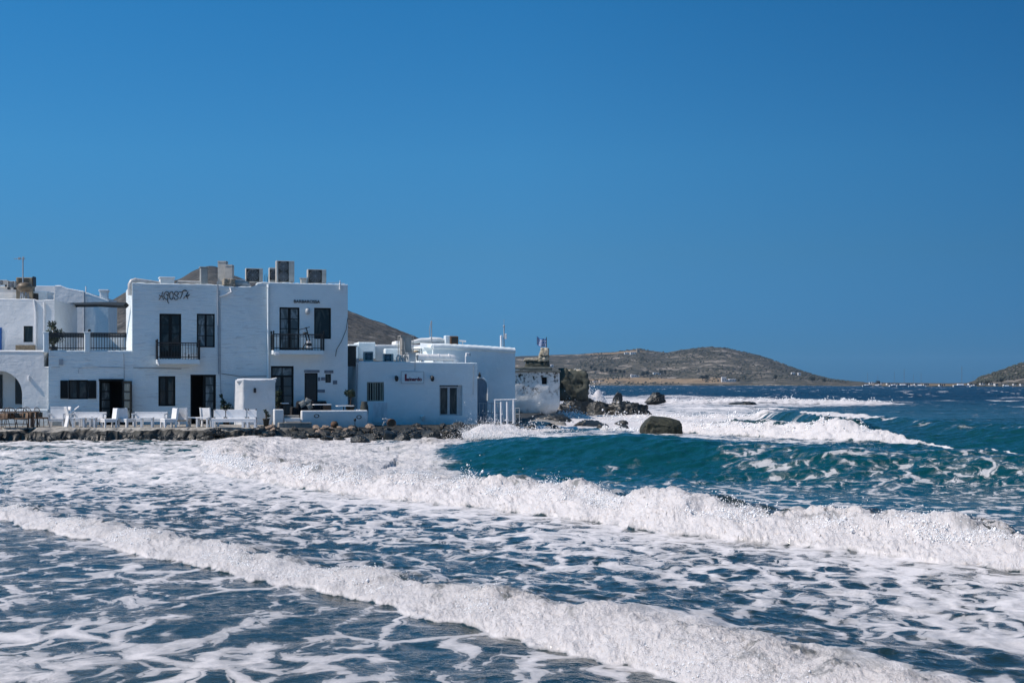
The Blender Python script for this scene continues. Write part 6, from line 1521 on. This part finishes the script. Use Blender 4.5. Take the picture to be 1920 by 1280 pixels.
t = thing('armchair', 'brown wooden chair between the two white-topped terrace tables', 'chair', FM.w(FM.u(618, -1.1), -1.1, zf), FM.a + .4); m = MB(); m.bbox(-.25, .25, -.25, .25, .38, .46, .03); m.build('seat', M_WICK, t); m = MB(); m.bbox(-.25, .25, .2, .27, .46, .85, .04); m.build('backrest', M_WICK, t)
for sx in (-1, 1):
    for sy in (-1, 1): m = MB(); m.box(sx * .2 - .025, sx * .2 + .025, sy * .2 - .025, sy * .2 + .025, 0, .378); m.build('leg', M_BROWN, t)
t = thing('clay_jar', 'tall dark clay jar on the right end of the low terrace wall', 'jar', FM.w(FM.u(683, -1.9), -1.9, zf), 0); m = MB(); m.lathe([(.10, 0), (.16, .15), (.21, .45), (.20, .75), (.15, .92), (.17, .98), (.14, 1.0)], (0, 0, 0), 16); m.build('body', simple('grey_green_clay', (.06, .065, .055), .8, var=.25, scale=3), t); m = MB(); m.tube([(.14 * math.cos(a), .14 * math.sin(a), .97) for a in np.linspace(0, 6.283, 15)], .03, 6, cap=False); m.build('rim', M_TERRA, t)
# things in the rubble
def ground(px, Y):
    x = (px - 960) / FPX * Y; return (x, Y, float(land_z(np.array([x]), np.array([Y]))[0]))
g_ = ground(723.5, 72.0); t = thing('metal_chair', 'small white metal folding chair standing in the rubble by the rusty drum', 'chair', g_, .3); m = MB(); m.box(-.16, .10, -.14, .14, .36, .39); m.build('seat', M_WHITEWOOD, t)
for a, b in (((-.17, -.13, 0), (.02, -.13, .40)), ((.17, -.13, 0), (-.02, -.13, .38)), ((-.17, .13, 0), (.02, .13, .40)), ((.17, .13, 0), (-.02, .13, .38))): m = MB(); m.tube([a, b], .014, 5); m.build('leg', M_WHITEWOOD, t)
g_ = ground(733.5, 72.2); t = thing('rusty_drum', 'rusty brown drum lying on its side in the rubble below the fluted panel', 'drum', g_, .2); m = MB(); m.tube([(0, -.3, .17), (0, .3, .17)], .21, 18); m.build('drum', M_BROWN, t); m = MB(); m.tube([(.20 * math.cos(a), -.31, .17 + .20 * math.sin(a)) for a in np.linspace(0, 6.283, 17)], .02, 5, cap=False); m.build('rim', M_RUSTIRON, t)
g_ = ground(627, 70.0); t = thing('clay_pot', 'round brown pot half buried at the foot of the low terrace wall', 'pot', (g_[0], g_[1], g_[2] + .0), 0); m = MB(); m.lathe([(.05, -.05), (.17, .05), (.20, .16), (.14, .28), (.10, .30)], (0, 0, 0), 14); m.build('body', M_BROWN, t); m = MB(); m.tube([(.10 * math.cos(a), .10 * math.sin(a), .30) for a in np.linspace(0, 6.283, 13)], .02, 5, cap=False); m.build('rim', M_TERRA, t)
g_ = ground(665.5, 69.9); t = thing('garden_light', 'short black spike light in front of the low terrace wall', 'lamp', g_, 0); m = MB(); m.tube([(0, 0, -.1), (0, 0, .32)], .018, 5); m.build('spike', M_IRON, t); m = MB(); m.lathe([(.02, .30), (.06, .34), (.06, .42), (.01, .46)], (0, 0, 0), 8); m.build('head', M_IRON, t)

# railing on the ledge by the white building
t = thing('railing', 'white tubular railing with four posts at the landing above the splash', 'railing', at(945, 793, 75.6), math.radians(6)); k_ = 75.6 / FPX
m = MB(); m.tube([(-19 * k_, 0, 43.5 * k_), (24 * k_, 0, 44.5 * k_)], .035, 6); m.build('top_rail', M_WHITEWOOD, t)
for x, r_ in ((-17, .04), (-5.5, .06), (6, .06), (18, .06)): m = MB(); m.tube([(x * k_, 0, -.3), (x * k_, 0, (44 if x in (-17, 18) else 40) * k_)], r_, 6); m.build('post', M_WHITEWOOD, t)
t = thing('railing', 'low thin rear railing beside the arched doorway', 'railing', at(925, 792, 79.5), math.radians(6)); k_ = 79.5 / FPX
m = MB()
for z_ in (18, 36): m.tube([(-28 * k_, 0, z_ * k_), (12 * k_, 0, z_ * k_)], .02, 5)
m.build('rails', M_GREYFRAME, t)
for x in (-26, -19, -14, -3, 3, 9): m = MB(); m.tube([(x * k_, 0, -.2), (x * k_, 0, 37 * k_)], .02, 5); m.build('post', M_GREYFRAME, t)
t = thing('railing', 'short stub of railing at the corner of the mottled building', 'railing', at(969, 786, 80), 0); k_ = 80 / FPX
m = MB()
for z_ in (10, 21): m.tube([(-3 * k_, 0, z_ * k_), (5 * k_, 0, z_ * k_)], .022, 5)
m.build('rails', M_GREYFRAME, t)
for x in (-3, 5): m = MB(); m.tube([(x * k_, 0, -.2), (x * k_, 0, 21 * k_)], .022, 5); m.build('post', M_GREYFRAME, t)
t = thing('landing', 'dark concrete landing under the white railing, washed by the splash', 'landing', at(940, 795, 75.4), math.radians(5)); V_, F_ = rubble_block(70 / FPX * 78, 3.2, .75, 27, 0, .10); o = mesh_np('slab', V_, F_, M_ROCKWET, t); o.location = (0, 1.4, -.78)
t = thing('landing', 'pale flat ramp between the railing and the mottled building', 'landing', at(1000, 790, 92), math.radians(9)); V_, F_ = rubble_block(3.6, 12, .6, 29, 0, .06); o = mesh_np('slab', V_, F_, M_QUAY, t); o.location = (-.4, 1.0, -.55)

# ================================================================== THE FAR SHORE
M_FARWHITE = simple('distant_whitewash', (.60, .60, .60), .8, var=.03, scale=.3)
M_FARWIN = simple('distant_window', (.05, .06, .07), .5)
M_FARTAN = simple('distant_stone', (.34, .29, .23), .9, var=.15, scale=.3)
_heads = [o for o in C.objects if o.name.startswith('headland')]
bpy.context.view_layer.update()
def on_hill(px, py):
    d = Vector(((px - 960) / FPX, 1, (HZ - py) / FPX)).normalized(); best = None
    for o in _heads:
        h, loc, nrm, i = o.ray_cast((0, 0, HCAM), d)
        if h and (best is None or loc.y < best.y): best = loc.copy()
    return best
def far_house(label, blocks, px, py, mat=M_FARWHITE, name='farmhouse', rz=.15, cat='house'):
    """blocks: (x0, x1, height) in photo pixels round px; the house stands where row py meets the hillside"""
    p = on_hill(px, py)
    if p is None: p = at(px, py, 1700)
    k = p.y / FPX; t = thing(name, label, cat, p, rz); m = MB(); w = MB()
    for i, (x0, x1, h) in enumerate(blocks):
        d = max((x1 - x0) * k * .6, 4); y0 = i * .3
        m.bbox(x0 * k, x1 * k, y0, y0 + d, -3, h * k, .3); n = max(1, int((x1 - x0) / 3.2))
        for q in range(n):
            xc = (x0 + (x1 - x0) * (q + .5) / n) * k; w.box(xc - .6, xc + .6, y0 - .08, y0 - .01, h * k * .35, h * k * .35 + 1.5)
    m.build('wall', mat, t); w.build('window', M_FARWIN, t)
    return t
far_house('white villa with a taller left block, lone on the tan shore field', [(-11, -2, 9.5), (-2, 4, 4.5), (4, 17, 6)], 1364, 716)
far_house('low white farmhouse left of the tan shore field', [(-7, 3, 5), (3, 9, 3)], 1190, 707)
far_house('small white farmhouse right of the low one beside dark trees', [(-5, 5, 4), (5, 12, 2)], 1230, 702)
far_house('pair of small white cubes low on the right slope of the headland', [(-9, -2, 5), (4, 9, 4.5)], 1493, 703)
far_house('pale ridge-top farm buildings on the headland, left one', [(-4, 4, 3.5)], 1175, 664); far_house('pale ridge-top farm buildings on the headland, right one', [(-5, 6, 4)], 1187, 664)
far_house('ruined stone windmill stump on the headland ridge', [(-3, 3, 8)], 1197, 661, M_FARTAN, 'windmill_stump', cat='ruin')
far_house('white cube house on the hillside just right of the ruined tower', [(-4, 0, 2.5), (0, 5, 5)], 1033, 688)
far_house('tiny white hut on the shore left of the splash', [(-3, 3, 3)], 1098, 719); far_house('low pale sheds in a line on the near shore field', [(-10, 0, 2), (2, 12, 2)], 1122, 716)
for q, (px, py, bl) in enumerate(((1634, 720, [(-5, 6, 5)]), (1652, 720.5, [(-6, 5, 4)]), (1668, 721.5, [(-6, 2, 4), (2, 8, 3)]), (1682, 722, [(-5, 5, 3)]), (1700, 722.3, [(-5, 8, 3)]), (1720, 722.3, [(-6, 6, 3.5)]), (1737, 722.5, [(-6, 6, 3)]), (1766, 723.8, [(-6, -1, 4), (-1, 9, 2.5)]),
                                (1820, 722.5, [(-4, 4, 5)]), (1842, 721.5, [(-5, 6, 4.5)]), (1858, 721.5, [(-4, 5, 5)]), (1869, 723, [(-4, 4, 5)]), (1903, 722.5, [(-4, 3, 4)]), (1917, 723, [(-4, 6, 4.5)]), (1830, 723.4, [(-4, 4, 3)]), (1884, 722.8, [(-3, 4, 3)]))):
    side = 'left' if px < 1750 else 'right'
    ordn = ('first', 'second', 'third', 'fourth', 'fifth', 'sixth', 'seventh', 'eighth')
    nth = q if px < 1800 else [1820, 1830, 1842, 1858, 1869, 1884, 1903, 1917].index(px)
    bl = [(a * .8, b * .8, h * .72) for a, b, h in bl]
    far_house('distant white shore house, %s from the left %s' % (ordn[nth], 'on the low point' if px < 1800 else 'under the right-hand hill'), bl, px, py, name='shore_house', rz=.1 * (q % 3 - 1))['group'] = 'far white houses along the bay'
# boats with bare masts
M_HULL = simple('white_hull', (.75, .76, .78), .4, var=.03); M_MAST = simple('grey_mast', (.16, .20, .25), .5)
def sailing_boat():
    t = thing('sailing_boat', '', 'sailing boat'); vs = []; fs = []; n = 10
    for i in range(n + 1):
        x = -5 + i; w = 1.6 * math.sin(math.pi * min((i + 2.2) / (n + 2.4), 1)) + .02; vs += [(x, -w, 1.1), (x, -w * .6, .1), (x, 0, -.4), (x, w * .6, .1), (x, w, 1.1)]
    for i in range(n):
        for k in range(4): a = i * 5 + k; fs.append((a, a + 5, a + 6, a + 1))
        fs.append((i * 5, i * 5 + 4, i * 5 + 9, i * 5 + 5))
    fs += [(0, 1, 2, 3, 4)]; m = MB(); m.add(vs, fs, False); m.bbox(-2.5, 1.5, -.8, .8, 1.09, 1.8, .2); m.build('hull', M_HULL, t)
    m = MB(); m.tube([(.5, 0, 1), (.5, 0, 12.5)], .13, 5); m.tube([(.5, 0, 2.4), (-3.6, 0, 2.4)], .12, 5); m.build('mast', M_MAST, t); return t
pb = sailing_boat()
for q, (px, Y, sc_, rz) in enumerate(((1626, 1240, .95, .3), (1645, 1230, .8, -.2), (1676, 1180, 1.0, .5), (1694, 1170, 1.15, 0), (1712, 1160, .8, .2), (1726, 1150, .9, -.4), (1802, 1080, 1.25, .1), (1824, 1085, .7, .6), (1889, 1070, .7, -.1))):
    o = pb if q == 0 else copy_tree(pb); o.location = ((px - 960) / FPX * Y, Y, .1); o.rotation_euler = (0, 0, rz); o.scale = (sc_,) * 3
    tag(o, 'distant moored sailing boat, %s of nine from the left, bare mast up' % ('first', 'second', 'third', 'fourth', 'fifth', 'sixth', 'seventh', 'eighth', 'ninth')[q], 'sailing boat', 'moored boats across the bay')
# trees on the far shore
M_FARTREE = simple('distant_foliage', (.030, .042, .030), .9, var=.3, scale=.4); M_FARTRUNK = simple('distant_trunk', (.08, .06, .045), .9)
def far_tree(seed, h=6, w=4):
    t = thing('tree', '', 'tree'); m = MB(); m.tube([(0, 0, -1), (.1, 0, h * .35), (.3, .1, h * .6)], [.3, .22, .12], 6); m.tube([(.1, 0, h * .3), (-w * .25, 0, h * .6)], [.15, .08], 5); m.build('trunk', M_FARTRUNK, t)
    m = MB(); vs, fs = leaves(420, w * .55, h * .36, seed, .42); m.add([(a, b, c + h * .62) for a, b, c in vs], fs); vs, fs = leaves(160, w * .3, h * .22, seed + 3, .4); m.add([(a + w * .3, b, c + h * .5) for a, b, c in vs], fs); m.build('crown', M_FARTREE, t); return t
pts_ = [far_tree(3, 5.5, 5), far_tree(5, 7, 4)]; used_ = [False, False]
TS = [(1128, 699, 1), (1138, 699, .9), (1146, 700, 1.1), (1154, 700, .9), (1162, 701, 1), (1170, 702, .8), (1206, 706, 1.1), (1214, 705, 1), (1240, 702, 1), (1247, 702, .8), (1317, 713, 1.1), (1325, 713, 1), (1322, 712, .9), (1454, 714, 1), (1523, 716, 1.1), (1108, 694, .9), (1116, 697, 1), (1354, 713, .6), (1385, 716, .7), (1545, 719, .8), (1646, 722, .7), (1878, 720, .7), (1852, 722, .6)]
for q, (px, py, s_) in enumerate(TS):
    k = q % 2; p = on_hill(px, py)
    if p is None: continue
    o = pts_[k] if not used_[k] else copy_tree(pts_[k]); used_[k] = True
    o.location = p; o.scale = (s_ * 1.3,) * 3; o.rotation_euler = (0, 0, q * 1.3)
    w_ = 'in the dark row above the left tan field' if px < 1200 else 'beside the small white farmhouses' if px < 1250 else 'left of the lone white villa' if px < 1340 else 'by the lone white villa' if px < 1400 else 'on the low right part of the headland' if px < 1600 else 'among the shore houses at the end of the bay'
    tag(o, 'small dark %s tree %s' % (('spreading', 'upright')[k], w_ if px != 1545 else 'on the far right tip of the headland'), 'tree', 'far trees ' + w_)
# ================================================================== SEA AIR
def build_haze():
    m = MB(); m.box(-6500, 6500, -6500, 6500, -4, 125); n = NT('sea_air')
    v = n.n('VolumePrincipled'); v.inputs['Color'].default_value = (.42, .68, 1.0, 1); v.inputs['Density'].default_value = .000045; v.inputs['Anisotropy'].default_value = 0.0
    n.l(v.outputs[0], n.out.inputs[1])
    tag(m.build('haze', n.m), 'thin blue sea haze', kind='stuff')
build_haze()
